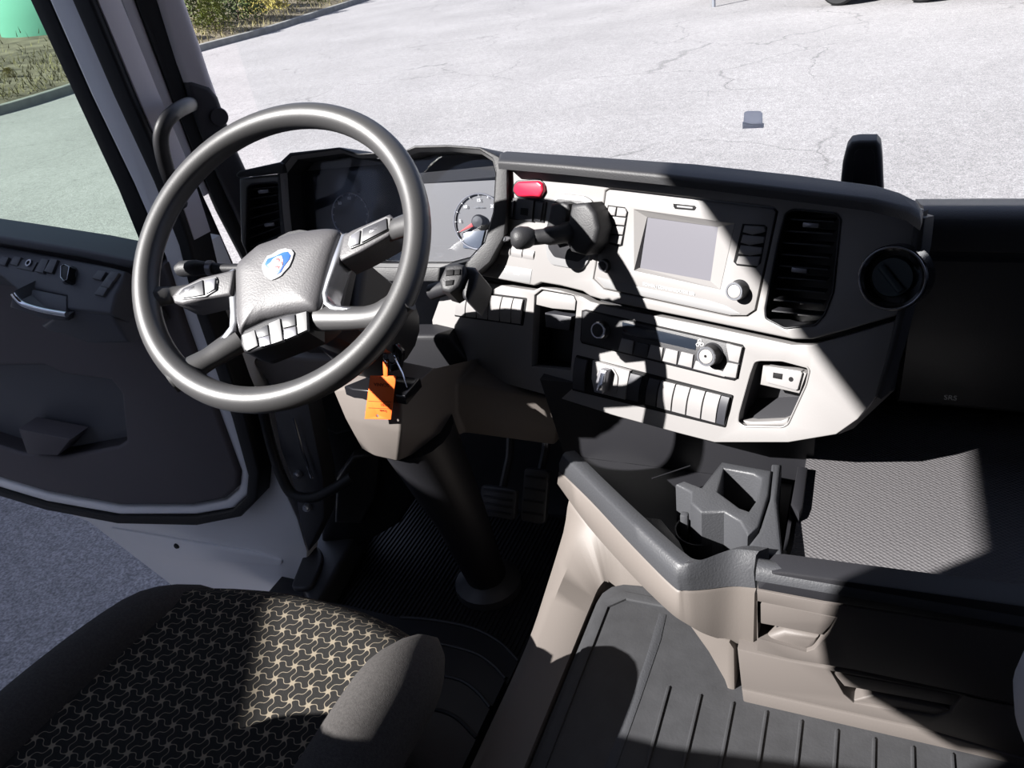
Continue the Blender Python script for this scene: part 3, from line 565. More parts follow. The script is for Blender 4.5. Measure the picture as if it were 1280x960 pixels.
# rocker row on the left
def rockers(name, q, cuts, pl_, h, mats, par, t0=.06, t1=.94):
    qq = [pl_.ab(x, y, h) for x, y in q]; bm = bmesh.new(); prism_bm(bm, pl_, rnd(qq, .003), h-.016, h-.004, bev=.001)
    bank = mk(name, bm, 'gap_black', par)
    for i, (a, b) in enumerate(zip(cuts[:-1], cuts[1:])):
        g = .05*(b-a); c = [bil(qq, a+g, t0), bil(qq, b-g, t0), bil(qq, b-g, t1), bil(qq, a+g, t1)]
        bm = bmesh.new(); n_ = 9; rings = []
        for k in range(n_):
            t = k/(n_-1); l = Vector(c[0]).lerp(Vector(c[3]), t); r = Vector(c[1]).lerp(Vector(c[2]), t); hh = h+.006*math.cos((t-.35)*2.4)-.004
            rings.append([pl_.w(l.x, l.y, hh), pl_.w(r.x, r.y, hh), pl_.w(r.x, r.y, h-.012), pl_.w(l.x, l.y, h-.012)])
        ringbm(bm, rings); bmesh.ops.recalc_face_normals(bm, faces=bm.faces); mk('rocker_switch', bm, mats[i] if isinstance(mats, list) else mats, bank)
    return bank
rockers('switch_row', [(574, 362), (657, 373), (652, 408), (566, 396)], [0, .16, .33, .50, .67, .83, .97], P, -.006, 'button_grey', db)
# lower switch row: rotary light switch and rockers
lowq = zl(ZC, [(-10, 430), (1140, 728), (1080, 965), (-40, 690)])
rockers('switch_row', lowq, [.0, .095], P, -.006, 'button_dark', db)
lq = [P.ab(x, y, -.004) for x, y in lowq]
hb = prism('light_switch', P, zl(ZC, [(118, 470), (390, 545), (350, 755), (130, 700), (110, 600)]), -.03, -.002, 'button_grey', db, bev=.002, label='light grey rotary light switch')
kc = zl(ZC, [(150, 560), (205, 512), (270, 525), (305, 590), (290, 720), (240, 722), (140, 700), (128, 690)])
prism('switch_base', P, kc, -.004, .0005, 'button_grey', hb, bev=.001, r=.004)
prism('switch_grip', P, zl(ZC, [(168, 532), (220, 545), (190, 712), (132, 700), (140, 640)]), 0, .018, 'satin_dark', hb, bev=.003, r=.002)
prism('grip_inlay', P, zl(ZC, [(178, 560), (208, 562), (186, 690), (146, 688)]), .016, .0195, 'chrome', hb, bev=.001)
rockers('switch_row', [ZC(395, 548), ZC(1130, 728), ZC(1075, 960), ZC(350, 765)], [.0, .14, .20, .32, .475, .62, .765, .91, .99], P, -.004, ['button_dark', 'gap_black', 'button_dark', 'button_grey', 'button_grey', 'button_grey', 'button_grey', 'button_dark'], db)
# socket pocket on the right
pocket('socket_pocket', P, rnd(P.pp(usb_o, -.012), .004), -.012, -.075, 'panel_dark', db)
tube('pocket_rim', [P.w(a, b, -.0105) for a, b in rnd(P.pp(usb_o, -.011), .004)], .0013, 'panel_grey', db, seg=6, loop=True)
prism('pocket_sill', P, zl(Z6, [(880, 588), (930, 595), (1050, 590), (1090, 575), (1080, 612), (900, 612)]), -.06, -.018, 'panel_grey', db, bev=.003)
up_ = prism('socket_plate', P, zl(Z6, [(972, 345), (1150, 372), (1168, 380), (1135, 470), (960, 430)]), -.05, -.022, 'panel_grey', db, bev=.002)
prism('socket_frame', P, zl(Z6, [(992, 347), (1140, 370), (1148, 380), (1128, 452), (1118, 456), (990, 422), (984, 412)]), -.03, -.017, 'button_grey', up_, bev=.002)
prism('usb_socket', P, zl(Z6, [(1018, 375), (1062, 382), (1058, 408), (1016, 400)]), -.02, -.0165, 'gap_black', up_, bev=.0005)
lathe('audio_jack', P.hit(*Z6(1098, 406), -.017), P.n, [(.002, .0006), (.0033, .0006), (.0036, 0), (.0036, -.003)], 'gap_black', up_, seg=14)
# buttons left of the radio
red = P.pp(zl(Z4, [(345, 188), (445, 184), (468, 200), (474, 235), (452, 272), (430, 274), (345, 262), (322, 235), (328, 205)]), .010)
bm = bmesh.new(); prism_bm(bm, P, rnd(red, .003), -.004, .010, bev=.004, seg=3); rb = mk('alarm_button', bm, 'red', db, label='glossy red hazard button')
prism('button_bezel', P, [ (x, y) for x, y in zl(Z4, [(338, 182), (450, 177), (474, 196), (480, 238), (456, 280), (430, 282), (342, 268), (316, 238), (322, 200)])], -.004, .003, 'panel_dark', rb, hp=.006, r=.003)
sbk = prism('switch_block', P, zl(Z4, [(298, 272), (340, 268), (470, 283), (492, 290), (478, 395), (296, 375)]), -.004, .003, 'panel_dark', db, bev=.002)
prism('side_key', P, zl(Z4, [(302, 285), (330, 283), (322, 368), (298, 362)]), 0, .006, 'button_dark', sbk)
prism('centre_key', P, zl(Z4, [(345, 272), (428, 282), (418, 388), (335, 374)]), 0, .007, 'button_dark', sbk)
prism('key_recess', P, zl(Z4, [(362, 318), (402, 322), (398, 360), (360, 354)]), .004, .0075, 'gap_black', sbk)
prism('side_key', P, zl(Z4, [(436, 288), (475, 296), (460, 386), (428, 378)]), 0, .006, 'button_dark', sbk)
rockers('switch_row', zl(Z4, [(258, 505), (440, 535), (428, 605), (255, 575)]), [0, .33, .66, .98], P, .001, 'button_grey', db, t0=.02, t1=.85)
bd = prism('badge_plate', P, zl(lambda x, y: (600+x/12.8, 320+y/12.8), [(280, 130), (830, 215), (800, 440), (250, 350)]), -.002, .0008, 'badge', db, bev=.0003)
BZ = lambda x, y: (600+x/12.8, 320+y/12.8)
text('badge_letter', 'R', P, *P.ab(*BZ(415, 235)), .010, 'print_white', bd, h=.0010)
text('badge_word', 'Street', P, *P.ab(*BZ(585, 278)), .0058, 'print_white', bd, h=.0010)
# folding cup ring on the right end
ch = thing('cup_holder', 'dark folding cup holder ring on the dashboard end', 'cup holder', P.hit(1115, 347, .0))
cq = P.hit(1117, 347, .02)
lathe('ring', cq, P.n, [(.034, .006), (.0375, .009), (.041, .006), (.041, -.03), (.034, -.03)], 'gloss_black', ch, seg=36, loop=True)
tube('ring_edge', [cq+P.n*.009+(P.u*math.cos(a)+P.v*math.sin(a))*.0385 for a in [k*PI/18 for k in range(36)]], .0012, 'satin_dark', ch, seg=6, loop=True)
lathe('lid', P.hit(1114, 347, .02), P.n, [(.0005, -.004), (.024, -.004), (.026, -.008), (.026, -.03)], 'cup_glass', ch, seg=30)
tube('lid_bar', [P.hit(1101, 333, .02), P.hit(1126, 364, .02)], .0048, 'cup_glass', ch, seg=10)
# sensor housing standing behind the lip
SPN = Pl((0, 1.25, 0), (0, -1, .05), (1, 0, 0))
sn = thing('sensor_housing', 'black rounded sensor housing standing behind the dashboard lip', 'sensor', SPN.hit(1076, 275))
prism('body', SPN, [(1046, 275), (1053, 205), (1058, 186), (1064, 178), (1074, 176), (1096, 176), (1101, 182), (1103, 200), (1106, 275)], -.045, 0, 'soft_black', sn, bev=.007, seg=3)
prism('front_face', SPN, [(1064, 240), (1068, 192), (1072, 187), (1090, 187), (1093, 192), (1096, 240)], -.004, .0012, 'panel_dark', sn, bev=.001)
# bracket on the windscreen
WB = Pl((0, 1.445, 0), (0, -1, .1), (1, 0, 0))
br = thing('windscreen_bracket', 'small silver bracket stuck to the windscreen', 'bracket', WB.hit(940, 160))
prism('plate', WB, [(929, 158), (930, 141), (933, 139), (950, 139), (953, 142), (953, 158)], -.003, 0, 'frosted_plastic', br, bev=.001, r=.001)
prism('foot', WB, [(928, 153), (940, 156), (954, 155), (954, 160), (928, 161)], -.004, .006, 'frosted_plastic', br, bev=.001)
# ------------------------------------------------------------------ infotainment unit
ru = thing('infotainment_unit', 'grey infotainment unit with small screen in the centre panel', 'radio', P.hit(850, 380))
rp = scale2(P.pp(radio_o), .0022)
scr = zl(Z5, [(260, 208), (518, 243), (490, 440), (232, 392)]); scrh = zl(Z5, [(213, 180), (578, 232), (525, 470), (212, 402)])
prism('faceplate', P, rp, -.03, .0012, 'panel_grey', ru, px=False, bev=.0012, holes=[P.pp(scrh)])
sq = P.pp(scr, -.009); bm = bmesh.new(); oq = P.pp(scrh)
A_ = [bm.verts.new(P.w(*c, .0012)) for c in oq]; B_ = [bm.verts.new(P.w(*c, -.008)) for c in sq]
for j in range(4): bm.faces.new((A_[j], B_[j], B_[(j+1) % 4], A_[(j+1) % 4]))
mk('screen_bezel', bm, 'panel_grey', ru, recalc=False, smooth=0)
prism('screen', P, scale2(sq, -.001), -.02, -.009, 'screen', ru, px=False, bev=0, label='pale grey unlit display')
prism('lower_fascia', P, zl(Z5, [(75, 425), (230, 462), (480, 510), (545, 530), (600, 560), (560, 562), (105, 463)]), -.001, .0022, 'badge', ru, bev=.0006)
sl5 = prism('card_slot', P, zl(Z5, [(352, 158), (432, 166), (438, 174), (430, 184), (360, 178), (354, 170)]), -.001, .0018, 'gap_black', ru, bev=.0004)
prism('slot_strip', P, zl(Z5, [(366, 165), (424, 171), (424, 178), (366, 172)]), 0, .0024, 'badge', sl5, bev=.0004)  # paler strip set inside the card slot
text('brand_text', 'SCANIA | COMMUNICATOR 200', P, *P.ab(*Z5(338, 468)), .0062, 'print_white', ru, h=.0024, ang=-.02)
lb = prism('button_group', P, zl(Z5, [(115, 164), (178, 172), (190, 190), (170, 312), (158, 316), (102, 300), (98, 290)]), -.001, .0016, 'gap_black', ru, bev=.0004)
for q in ([(118, 169), (145, 172), (140, 202), (113, 199)], [(150, 173), (178, 177), (184, 190), (180, 206), (146, 203)], [(112, 204), (180, 211), (175, 238), (130, 234), (108, 230)], [(107, 237), (174, 243), (169, 272), (128, 268), (103, 262)], [(104, 270), (168, 277), (162, 308), (108, 296), (100, 290)]):
    prism('button', P, zl(Z5, q), 0, .0045, 'button_grey', lb, bev=.0008)
rg = prism('button_group', P, zl(Z5, [(605, 232), (685, 236), (696, 245), (672, 375), (655, 392), (585, 384), (572, 370)]), -.001, .0016, 'gap_black', ru, bev=.0004)
for i, q in enumerate([[(612, 238), (684, 242), (688, 262), (640, 272), (606, 262)], [(606, 272), (684, 280), (680, 302), (630, 310), (598, 300)], [(598, 310), (676, 318), (672, 342), (630, 348), (590, 340)], [(590, 350), (668, 352), (660, 386), (584, 378), (582, 372)]]):
    prism('button', P, zl(Z5, q), 0, .0045, 'button_grey', rg, bev=.0008)
def knob(name, c, r, h, m, par, ring='satin', cap='button_grey', pl_=P, label=None, base=0):
    a = pl_.ab(*c, h+base); o = pl_.w(*a, base)
    k = lathe(name, o, pl_.n, [(r*1.12, 0), (r*1.12, .002), (r, .004), (r*.97, h-.001), (r*.90, h), (.0005, h)], m, par, seg=32, label=label)
    lathe('knob_ring', o+pl_.n*h, pl_.n, [(r*.74, -.001), (r*.76, .0012), (r*.92, .0012), (r*.98, -.001)], ring, k, seg=32, loop=True)
    lathe('knob_cap', o+pl_.n*h, pl_.n, [(r*.72, -.001), (r*.70, .0008), (r*.5, .0012), (.0005, .0012)], cap, k, seg=28)
    return k
knob('volume_knob', Z5(575, 478), .0135, .020, 'panel_dark', ru)
knob('tune_knob', Z5(97, 385), .0095, .008, 'panel_dark', ru, ring='satin_dark', cap='panel_dark')
# ------------------------------------------------------------------ climate control unit
cl = thing('climate_unit', 'climate control strip with two round knobs below the radio', 'climate control', P.hit(830, 450))
cf = zl(ZC, [(40, 105), (70, 98), (1210, 355), (1228, 380), (1180, 600), (1150, 618), (1060, 600), (40, 345), (28, 320)])
prism('climate_frame', P, cf, -.03, -.0095, 'gap_black', cl, bev=.001, hp=-.0095)
prism('climate_face', P, scale2(P.pp(cf, -.008), .0026), -.03, -.007, 'panel_dark', cl, px=False, bev=.001)
prism('display', P, zl(ZC, [(335, 190), (880, 318), (868, 395), (560, 325), (340, 275)]), -.01, -.0062, 'lcd_dark', cl, bev=.0004, label='dark glossy climate display')
for i, x in enumerate((318, 428, 530, 640, 752)):
    y = 308+(x-318)*.226
    prism('button', P, zl(ZC, [(x+12, y), (x+100, y+22), (x+88, y+118), (x-14, y+92)]), -.01, -.004, 'button_dark' if i == 1 else 'button_grey', cl, bev=.001)
prism('button', P, zl(ZC, [(1090, 345), (1205, 375), (1180, 488), (1110, 470)]), -.01, -.004, 'button_grey', cl, bev=.001)
prism('button', P, zl(ZC, [(1100, 485), (1178, 500), (1160, 598), (1050, 580)]), -.01, -.004, 'button_grey', cl, bev=.001)
prism('lower_edge', P, zl(ZC, [(870, 470), (1090, 560), (1080, 590), (850, 530)]), -.01, -.0045, 'button_grey', cl, bev=.001)
knob('temperature_knob', ZC(160, 250), .0145, .012, 'panel_dark', cl, base=-.008, cap='panel_dark')
fk = knob('fan_knob', ZC(945, 440), .0155, .024, 'panel_dark', cl, base=-.008)
lathe('centre_dot', P.hit(*ZC(940, 438), .0176), P.n, [(.0005, .001), (.0016, .001), (.002, 0)], 'gap_black', fk, seg=12)
for k, (dx, dy) in enumerate(((0, -18), (-14, 8), (16, 8))): tube('fan_symbol', [P.w(*P.ab(*ZC(900+dx+12*math.cos(a), 345+dy+12*math.sin(a)), -.006), -.006) for a in [j*PI/5 for j in range(10)]], .0004, 'print_white', cl, seg=4, loop=True)
# ------------------------------------------------------------------ parking brake lever
pb = thing('parking_brake_lever', 'black parking brake lever with round knob left of the radio', 'lever', P.hit(705, 330))
prism('bezel', P, zl(Z4, [(535, 256), (570, 248), (680, 260), (715, 280), (735, 320), (735, 370), (700, 590), (672, 625), (640, 628), (515, 604), (492, 570), (478, 440), (500, 300)]), -.002, .004, 'badge', pb, bev=.002, r=.004)
prism('well', P, zl(Z4, [(545, 275), (670, 285), (715, 320), (720, 400), (690, 560), (650, 590), (530, 565), (500, 520), (498, 420), (515, 310)]), 0, .0046, 'panel_dark', pb, bev=.0005, r=.004)
prism('gaiter', P, zl(Z4, [(512, 300), (570, 288), (600, 300), (606, 330), (590, 420), (575, 480), (500, 500), (488, 410)]), .0, .028, 'soft_black', pb, bev=.006, seg=3)
prism('housing', P, zl(Z4, [(612, 300), (690, 292), (730, 340), (752, 420), (735, 500), (680, 560), (610, 540), (578, 480)]), .0, .045, 'soft_black', pb, bev=.008, seg=3)
tube('arm', smoothpath([P.hit(*Z4(640, 430), .02), P.hit(*Z4(570, 450), .05), P.hit(*Z4(480, 462), .075), P.hit(*Z4(400, 470), .09)], 4), [.017]*4+[.015]*4+[.0125]*5, 'soft_black', pb, seg=14)
kx = P.hit(*Z4(368, 470), .10); ax_ = (P.hit(*Z4(368, 470), .10)-P.hit(*Z4(570, 450), .05)).normalized()
lathe('knob', kx, ax_, [(.012, -.02), (.0165, -.012), (.0185, 0), (.0165, .010), (.010, .016), (.0005, .0175)], 'soft_black', pb, seg=24)
lathe('collar', P.hit(*Z4(300, 470), .004), P.n, [(.006, .0), (.006, .012), (.004, .014), (.0005, .014)], 'satin', pb, seg=18)
# ------------------------------------------------------------------ passenger side of the dashboard
pd = thing('passenger_dashboard', 'plain dark dashboard on the passenger side below the windscreen', 'dashboard', (.6, 1.25, -.83))
prof = [(1.455, -.487), (1.32, -.450), (1.245, -.427), (1.225, -.428), (1.210, -.435), (1.203, -.450), (1.203, -.478), (1.21, -.482), (1.21, -.49), (1.203, -.494), (1.205, -.60), (1.22, -.74), (1.27, -.775), (1.45, -.775)]
bm = bmesh.new(); ringbm(bm, [[Vector((x, y, z)) for y, z in prof] for x in (.078, .2, .4, .6, .8, 1.0, 1.17)]); mk('dash_body', bm, 'soft_black', pd, smooth=50)
PDP = Pl((0, 1.204, 0), (0, -1, 0), (1, 0, 0)); text('airbag_text', 'SRS', PDP, *PDP.ab(1188, 497), .012, 'print_grey', pd, h=.001)
# underside below the centre panel
bm = bmesh.new(); a_ = [P.w(*P.ab(x, y, -.012), -.02) for x, y in [(560, 455), (640, 484), (770, 522), (893, 555), (985, 555), (1045, 545), (1098, 495)]]
ringbm(bm, [[p, p+Vector((.02, .05, -.02)), Vector((p.x+.05, 1.44, min(p.z-.02, -.62))), Vector((p.x+.05, 1.44, p.z+.1)), p+Vector((0, .03, .03))] for p in a_]); mk('underside', bm, 'panel_dark', db)
# ------------------------------------------------------------------ instrument cluster
K = Pl((-.8, 1.215, -.38), (.06, -.93, .33), (1, .06, 0))
ic = thing('instrument_cluster', 'hooded instrument cluster behind the steering wheel', 'instrument cluster', K.hit(480, 345))
ho = [(346, 206), (362, 191), (424, 184), (440, 189), (447, 192), (506, 188), (518, 182), (560, 181), (600, 184), (624, 196), (634, 210), (634, 260), (630, 296), (612, 328), (592, 345), (560, 352), (480, 352), (420, 348), (354, 332), (348, 260)]
hi = [(353, 216), (366, 199), (424, 191), (438, 196), (447, 198), (506, 195), (520, 190), (560, 189), (598, 192), (612, 201), (616, 215), (613, 265), (602, 303), (584, 322), (555, 330), (480, 330), (420, 328), (362, 318), (356, 260)]
hiA = K.pp(hi); hiO = scale2(hiA, -.006)
prism('hood', K, K.pp(ho), -.11, 0, 'soft_black', ic, px=False, holes=[hiO], bev=.002, seg=3)
bm = bmesh.new(); ringbm(bm, [[K.w(*p, -.001) for p in hiO], [K.w(*p, -.016) for p in hiA]], caps=False); mk('hood_chamfer', bm, 'badge', ic, smooth=30)
bm = bmesh.new(); q1 = K.pp(hi); q0 = scale2(q1, .0008)
ringbm(bm, [[K.w(*p, h) for p in q0] for h in (-.015, -.07)], caps=False); mk('inner_wall', bm, 'panel_dark', ic, recalc=True, smooth=0)
H_ = -.072
face = prism('gauge_plate', K, scale2(q1, -.004), -.085, H_, 'gauge_face', ic, px=False, bev=0, label='grey instrument face')
dsp = prism('display', K, [(366, 215), (480, 205), (505, 240), (505, 330), (366, 330)], H_, H_+.004, 'lcd_dark', ic, hp=H_+.004, bev=.001)
def gauge(c, r, par, nums, needle=None):
    a = K.ab(*c, H_+.003)
    g = tube('gauge_ring', [K.w(a[0]+r*math.cos(t), a[1]+r*math.sin(t), H_+.004) for t in [k*PI/20 for k in range(40)]], .0016, 'satin_dark', par, seg=6, loop=True)
    for k in range(13):
        t = math.radians(225-k*22.5); p0 = K.w(a[0]+r*.90*math.cos(t), a[1]+r*.90*math.sin(t), H_+.004); p1 = K.w(a[0]+r*.97*math.cos(t), a[1]+r*.97*math.sin(t), H_+.004)
        tube('tick', [p0, p1], .0005, 'print_white', g, seg=4)
    for s, dg_ in nums:
        t = math.radians(dg_); text('numeral', s, K, a[0]+r*.76*math.cos(t), a[1]+r*.76*math.sin(t), .008, 'print_white', g, h=H_+.004)
    return g, a
g1, a1 = gauge((599, 277), .050, ic, [('5', 178), ('10', 135), ('15', 90), ('20', 45)])
text('unit_text', 'x100 r/min', K, a1[0], a1[1]+.026, .0045, 'print_grey', g1, h=H_+.004)
lathe('needle_hub', K.w(a1[0], a1[1], H_+.003), K.n, [(.013, 0), (.013, .006), (.010, .010), (.0005, .011)], 'panel_dark', g1, seg=24)
t = math.radians(206)
bm = bmesh.new(); prism_bm(bm, K, [(a1[0]+.010*math.cos(t-.4), a1[1]+.010*math.sin(t-.4)), (a1[0]+.045*math.cos(t), a1[1]+.045*math.sin(t)), (a1[0]+.010*math.cos(t+.4), a1[1]+.010*math.sin(t+.4))], H_+.006, H_+.009, bev=.0004); mk('needle', bm, 'needle_red', g1)
prism('gauge_lcd', K, [(579, 290), (606, 288), (600, 312), (579, 310)], H_, H_+.003, 'gauge_lcd', g1, hp=H_+.003, bev=.0005)
g2, a2 = gauge((438, 268), .040, ic, [('60', 135), ('80', 90)])
prism('cluster_lens', K, scale2(q1, .002), -.058, -.056, 'cluster_glass', ic, px=False, bev=0)
# left air vent housing
VA = Pl((-1.06, 1.19, -.42), (.22, -.95, .2), (1, .22, 0))
vo = zl(Z3, [(92, 205), (110, 192), (205, 185), (228, 195), (240, 240), (252, 380), (180, 420), (95, 470), (86, 440)])
vh = prism('vent_housing', VA, zl(Z3, [(60, 172), (215, 158), (240, 175), (262, 330), (262, 450), (90, 480), (66, 420)]), -.06, 0, 'badge', db, holes=[vo], bev=.004, seg=3, label='grey housing of the driver side vent')
vent(VA, vo, .055, zl(Z3, [(100, 195), (235, 185), (250, 400), (95, 470)]), 7, .010, 'panel_dark', [(.45, .12), (.6, .68)], db)
prism('vent_cap', VA, zl(Z3, [(46, 152), (60, 140), (220, 105), (236, 112), (232, 150), (60, 168), (48, 164)]), -.06, .012, 'soft_black', db, bev=.006, seg=3)
# ------------------------------------------------------------------ steering column, stalks, knee panel
W = Pl((-.74, .828, -.349), (.09, -.699, .709), (1, .128, 0))
def wh(x, y, h): return W.hit(x, y, h)
co = thing('steering_column', 'dark steering column shroud behind the wheel', 'steering column', W.w(0, 0, -.2))
wc = W.w(0, 0, 0)
tube('column_tube', [W.w(0, -.0, -.045), W.w(0, -.005, -.16), W.w(0, -.01, -.32)], [.055, .075, .085], 'panel_dark', co, seg=20)
prism('lower_shroud', W, [(-.07, -.075), (.08, -.075), (.08, .03), (-.07, .03)], -.24, -.10, 'panel_dark', co, px=False, bev=.02, seg=3)
stl = thing('indicator_stalk', 'black indicator stalk left of the steering column', 'stalk', wh(285, 336, -.06))
tube('stalk_arm', [wh(310, 336, -.075), wh(275, 336, -.07), wh(250, 335, -.065)], [.008, .008, .011], 'panel_dark', stl, seg=12)
tube('stalk_head', [wh(252, 335, -.065), wh(246, 335, -.065), wh(228, 336, -.063), wh(222, 338, -.063)], [.0105, .0125, .0125, .009], 'soft_black', stl, seg=12)
tube('stalk_collar', [wh(260, 335, -.066), wh(266, 335, -.067)], .0118, 'satin_dark', stl, seg=12)
rs = thing('retarder_stalk', 'black retarder stalk with buttons right of the steering column', 'stalk', wh(560, 350, -.05))
prism('stalk_face', W, zl(Z3, [(885, 515), (930, 505), (960, 512), (965, 540), (940, 600), (900, 625), (868, 615), (858, 575)]), -.12, -.075, 'soft_black', rs, bev=.006, seg=3)
for q in ([(888, 535), (918, 533), (916, 556), (886, 558)], [(922, 533), (945, 531), (942, 554), (920, 556)], [(885, 578), (918, 574), (914, 594), (884, 598)]): prism('stalk_button', W, zl(Z3, q), -.09, -.073, 'gap_black', rs, bev=.001)
prism('stalk_arm', W, zl(Z3, [(960, 515), (1000, 520), (1018, 545), (1005, 600), (975, 660), (950, 640), (945, 600)]), -.15, -.085, 'panel_dark', rs, bev=.008, seg=3)
tube('stalk_root', [wh(540, 365, -.13), wh(568, 356, -.11)], .012, 'panel_dark', rs, seg=12)
KN = Pl((-.6, 1.10, -.65), (0, -.97, -.24), (1, 0, 0))
kn = thing('knee_panel', 'beige knee panel below the steering column', 'panel', KN.hit(500, 575))
kt_ = [Yh(415, 487, 0.987), Yh(440, 483, 0.970), Yh(502, 497, 0.957), Yh(570, 478, 1.12), Yh(705, 500, 1.16)]
km_ = [Yh(432, 524, 0.987), Yh(452, 528, 0.967), Yh(501, 540, 0.952), Yh(570, 515, 1.12), Yh(698, 535, 1.16)]
kb_ = [Yh(452, 562, 1.007), Yh(468, 571, 0.987), Yh(497, 578, 0.972), Yh(582, 542, 1.13), Yh(693, 557, 1.17)]
bk_ = Vector((.02, .09, .01))
bm = bmesh.new(); ringbm(bm, [[t_, m_, b_, b_+bk_, t_+bk_] for t_, m_, b_ in zip(kt_, km_, kb_)]); bmesh.ops.recalc_face_normals(bm, faces=bm.faces)
bmesh.ops.bevel(bm, geom=list(bm.edges), offset=.006, segments=2, profile=.5, affect='EDGES', clamp_overlap=True); mk('knee_cover', bm, 'cream', kn, smooth=50)
prism('ignition_shelf', Pl((0, 0, kt_[1].z+.004), (0, 0, 1), (1, 0, 0)), [(430, 482), (470, 466), (525, 472), (506, 494), (470, 489), (440, 486)], -.01, .008, 'gloss_black', kn, bev=.004, seg=3)
prism('dash_lower_left', Pl((-.95, 1.16, -.6), (.1, -1, 0), (1, .1, 0)), [(310, 440), (420, 420), (560, 420), (600, 470), (520, 520), (420, 545), (330, 500)], -.05, 0, 'panel_dark', kn, bev=.01, seg=3)
prism('column_skirt', Pl((-.8, 1.13, -.6), (.05, -1, 0.1), (1, 0, 0)), [(312, 450), (345, 446), (440, 452), (415, 478), (380, 505), (335, 480)], -.04, 0, 'cream', kn, bev=.008, seg=3)
tube('column_boot', [Vector((-.74, 1.06, -.80)), Vector((-.72, 1.12, -1.05)), Vector((-.715, 1.17, -1.27))], [.075, .055, .045], 'floor_rubber', co, seg=18)
lathe('boot_collar', (-.715, 1.17, -1.30), (0, 0, 1), [(.075, 0), (.075, .02), (.06, .03), (.045, .04), (.0005, .04)], 'step_rubber', co, seg=24)
# ignition key with orange tag
KT = Pl((-.62, .952, -.6), (0.05, -.98, .2), (1, 0, 0))
TGZ = lambda x, y: (455+x/12.8, 455+y/12.8)
kt = thing('key_tag', 'orange plastic key tag hanging below the ignition', 'key tag', KT.hit(475, 466))
tg = KT.pp(zl(TGZ, [(95, 190), (505, 195), (500, 300), (480, 420), (430, 890), (10, 880), (60, 470)]))
hc = KT.ab(*TGZ(215, 830)); hol = [(hc[0]+.0028*math.cos(k*PI/6), hc[1]+.0028*math.sin(k*PI/6)) for k in range(12)]
prism('tag_plate', KT, tg, -.0018, 0, 'orange', kt, px=False, holes=[hol], bev=.0004)
prism('tag_strap', KT, zl(TGZ, [(310, 200), (300, -60), (375, -60), (374, 200)]), -.0015, .0006, 'orange', kt, bev=.0003)
for y, s in ((600, .0015), (708, .0012)): 
    a = KT.ab(*TGZ(70, y-10)); b = KT.ab(*TGZ(440, y+6)); bm = bmesh.new(); prism_bm(bm, KT, [a, b, (b[0], b[1]-.0008), (a[0], a[1]-.0008)], -.0005, .0003, bev=0); mk('printed_line', bm, 'ink', kt, smooth=0)
text('tag_text', 'K 181', KT, *KT.ab(*TGZ(340, 655)), .0075, 'ink', kt, h=.0003, ang=PI)
text('tag_text', 'Scania', KT, *KT.ab(*TGZ(310, 750)), .0055, 'ink', kt, h=.0003, ang=PI)
text('tag_text', 'SCANIA', KT, *KT.ab(*TGZ(280, 330)), .008, 'ink', kt, h=.0003, ang=PI)
ky = thing('ignition_key', 'black ignition key with steel ring beside the orange tag', 'key', KT.hit(490, 450, -.01))
prism('key_head', KT, [(478, 436), (494, 430), (503, 440), (500, 462), (486, 466), (478, 455)], -.012, -.002, 'gloss_black', ky, bev=.003, r=.004)
tube('key_ring', [KT.w(*[KT.ab(487, 448, .004)[i]+.012*(math.cos(t), math.sin(t)*.95)[i] for i in (0, 1)], .004+.004*math.sin(t)) for t in [k*PI/12 for k in range(24)]], .0008, 'chrome', ky, seg=6, loop=True)
tube('key_blade', [KT.hit(494, 448, .002), KT.hit(503, 466, .002), KT.hit(509, 484, .002)], [.0012, .0014, .0008], 'chrome', ky, seg=6)
# pedals deep in the footwell
for nm, lb_, x, y, w_, h_ in (('brake_pedal', 'black brake pedal pad in the dark footwell', 622, 628, .045, .035), ('accelerator_pedal', 'black accelerator pedal beside the tunnel wall', 668, 620, .03, .06)):
    PP_ = Pl((0, 1.28, -1.1), (0, -.85, .5), (1, 0, 0)); a = PP_.ab(x, y); pe = thing(nm, lb_, 'pedal', PP_.w(*a))
    prism('pad', PP_, rnd([(a[0]-w_, a[1]-h_), (a[0]+w_, a[1]-h_), (a[0]+w_, a[1]+h_), (a[0]-w_, a[1]+h_)], .012), -.015, 0, 'step_rubber', pe, px=False, bev=.004)
    for k in range(4): 
        bb = a[1]-h_*.7+k*h_*.45; bm = bmesh.new(); prism_bm(bm, PP_, [(a[0]-w_*.8, bb), (a[0]+w_*.8, bb), (a[0]+w_*.8, bb+.005), (a[0]-w_*.8, bb+.005)], -.001, .003, bev=.001); mk('grip_rib', bm, 'floor_rubber', pe)
    tube('pedal_arm', [PP_.w(a[0], a[1], -.012), PP_.w(a[0], a[1]+.1, -.05), PP_.w(a[0], a[1]+.22, -.04)], .010, 'panel_dark', pe, seg=8)
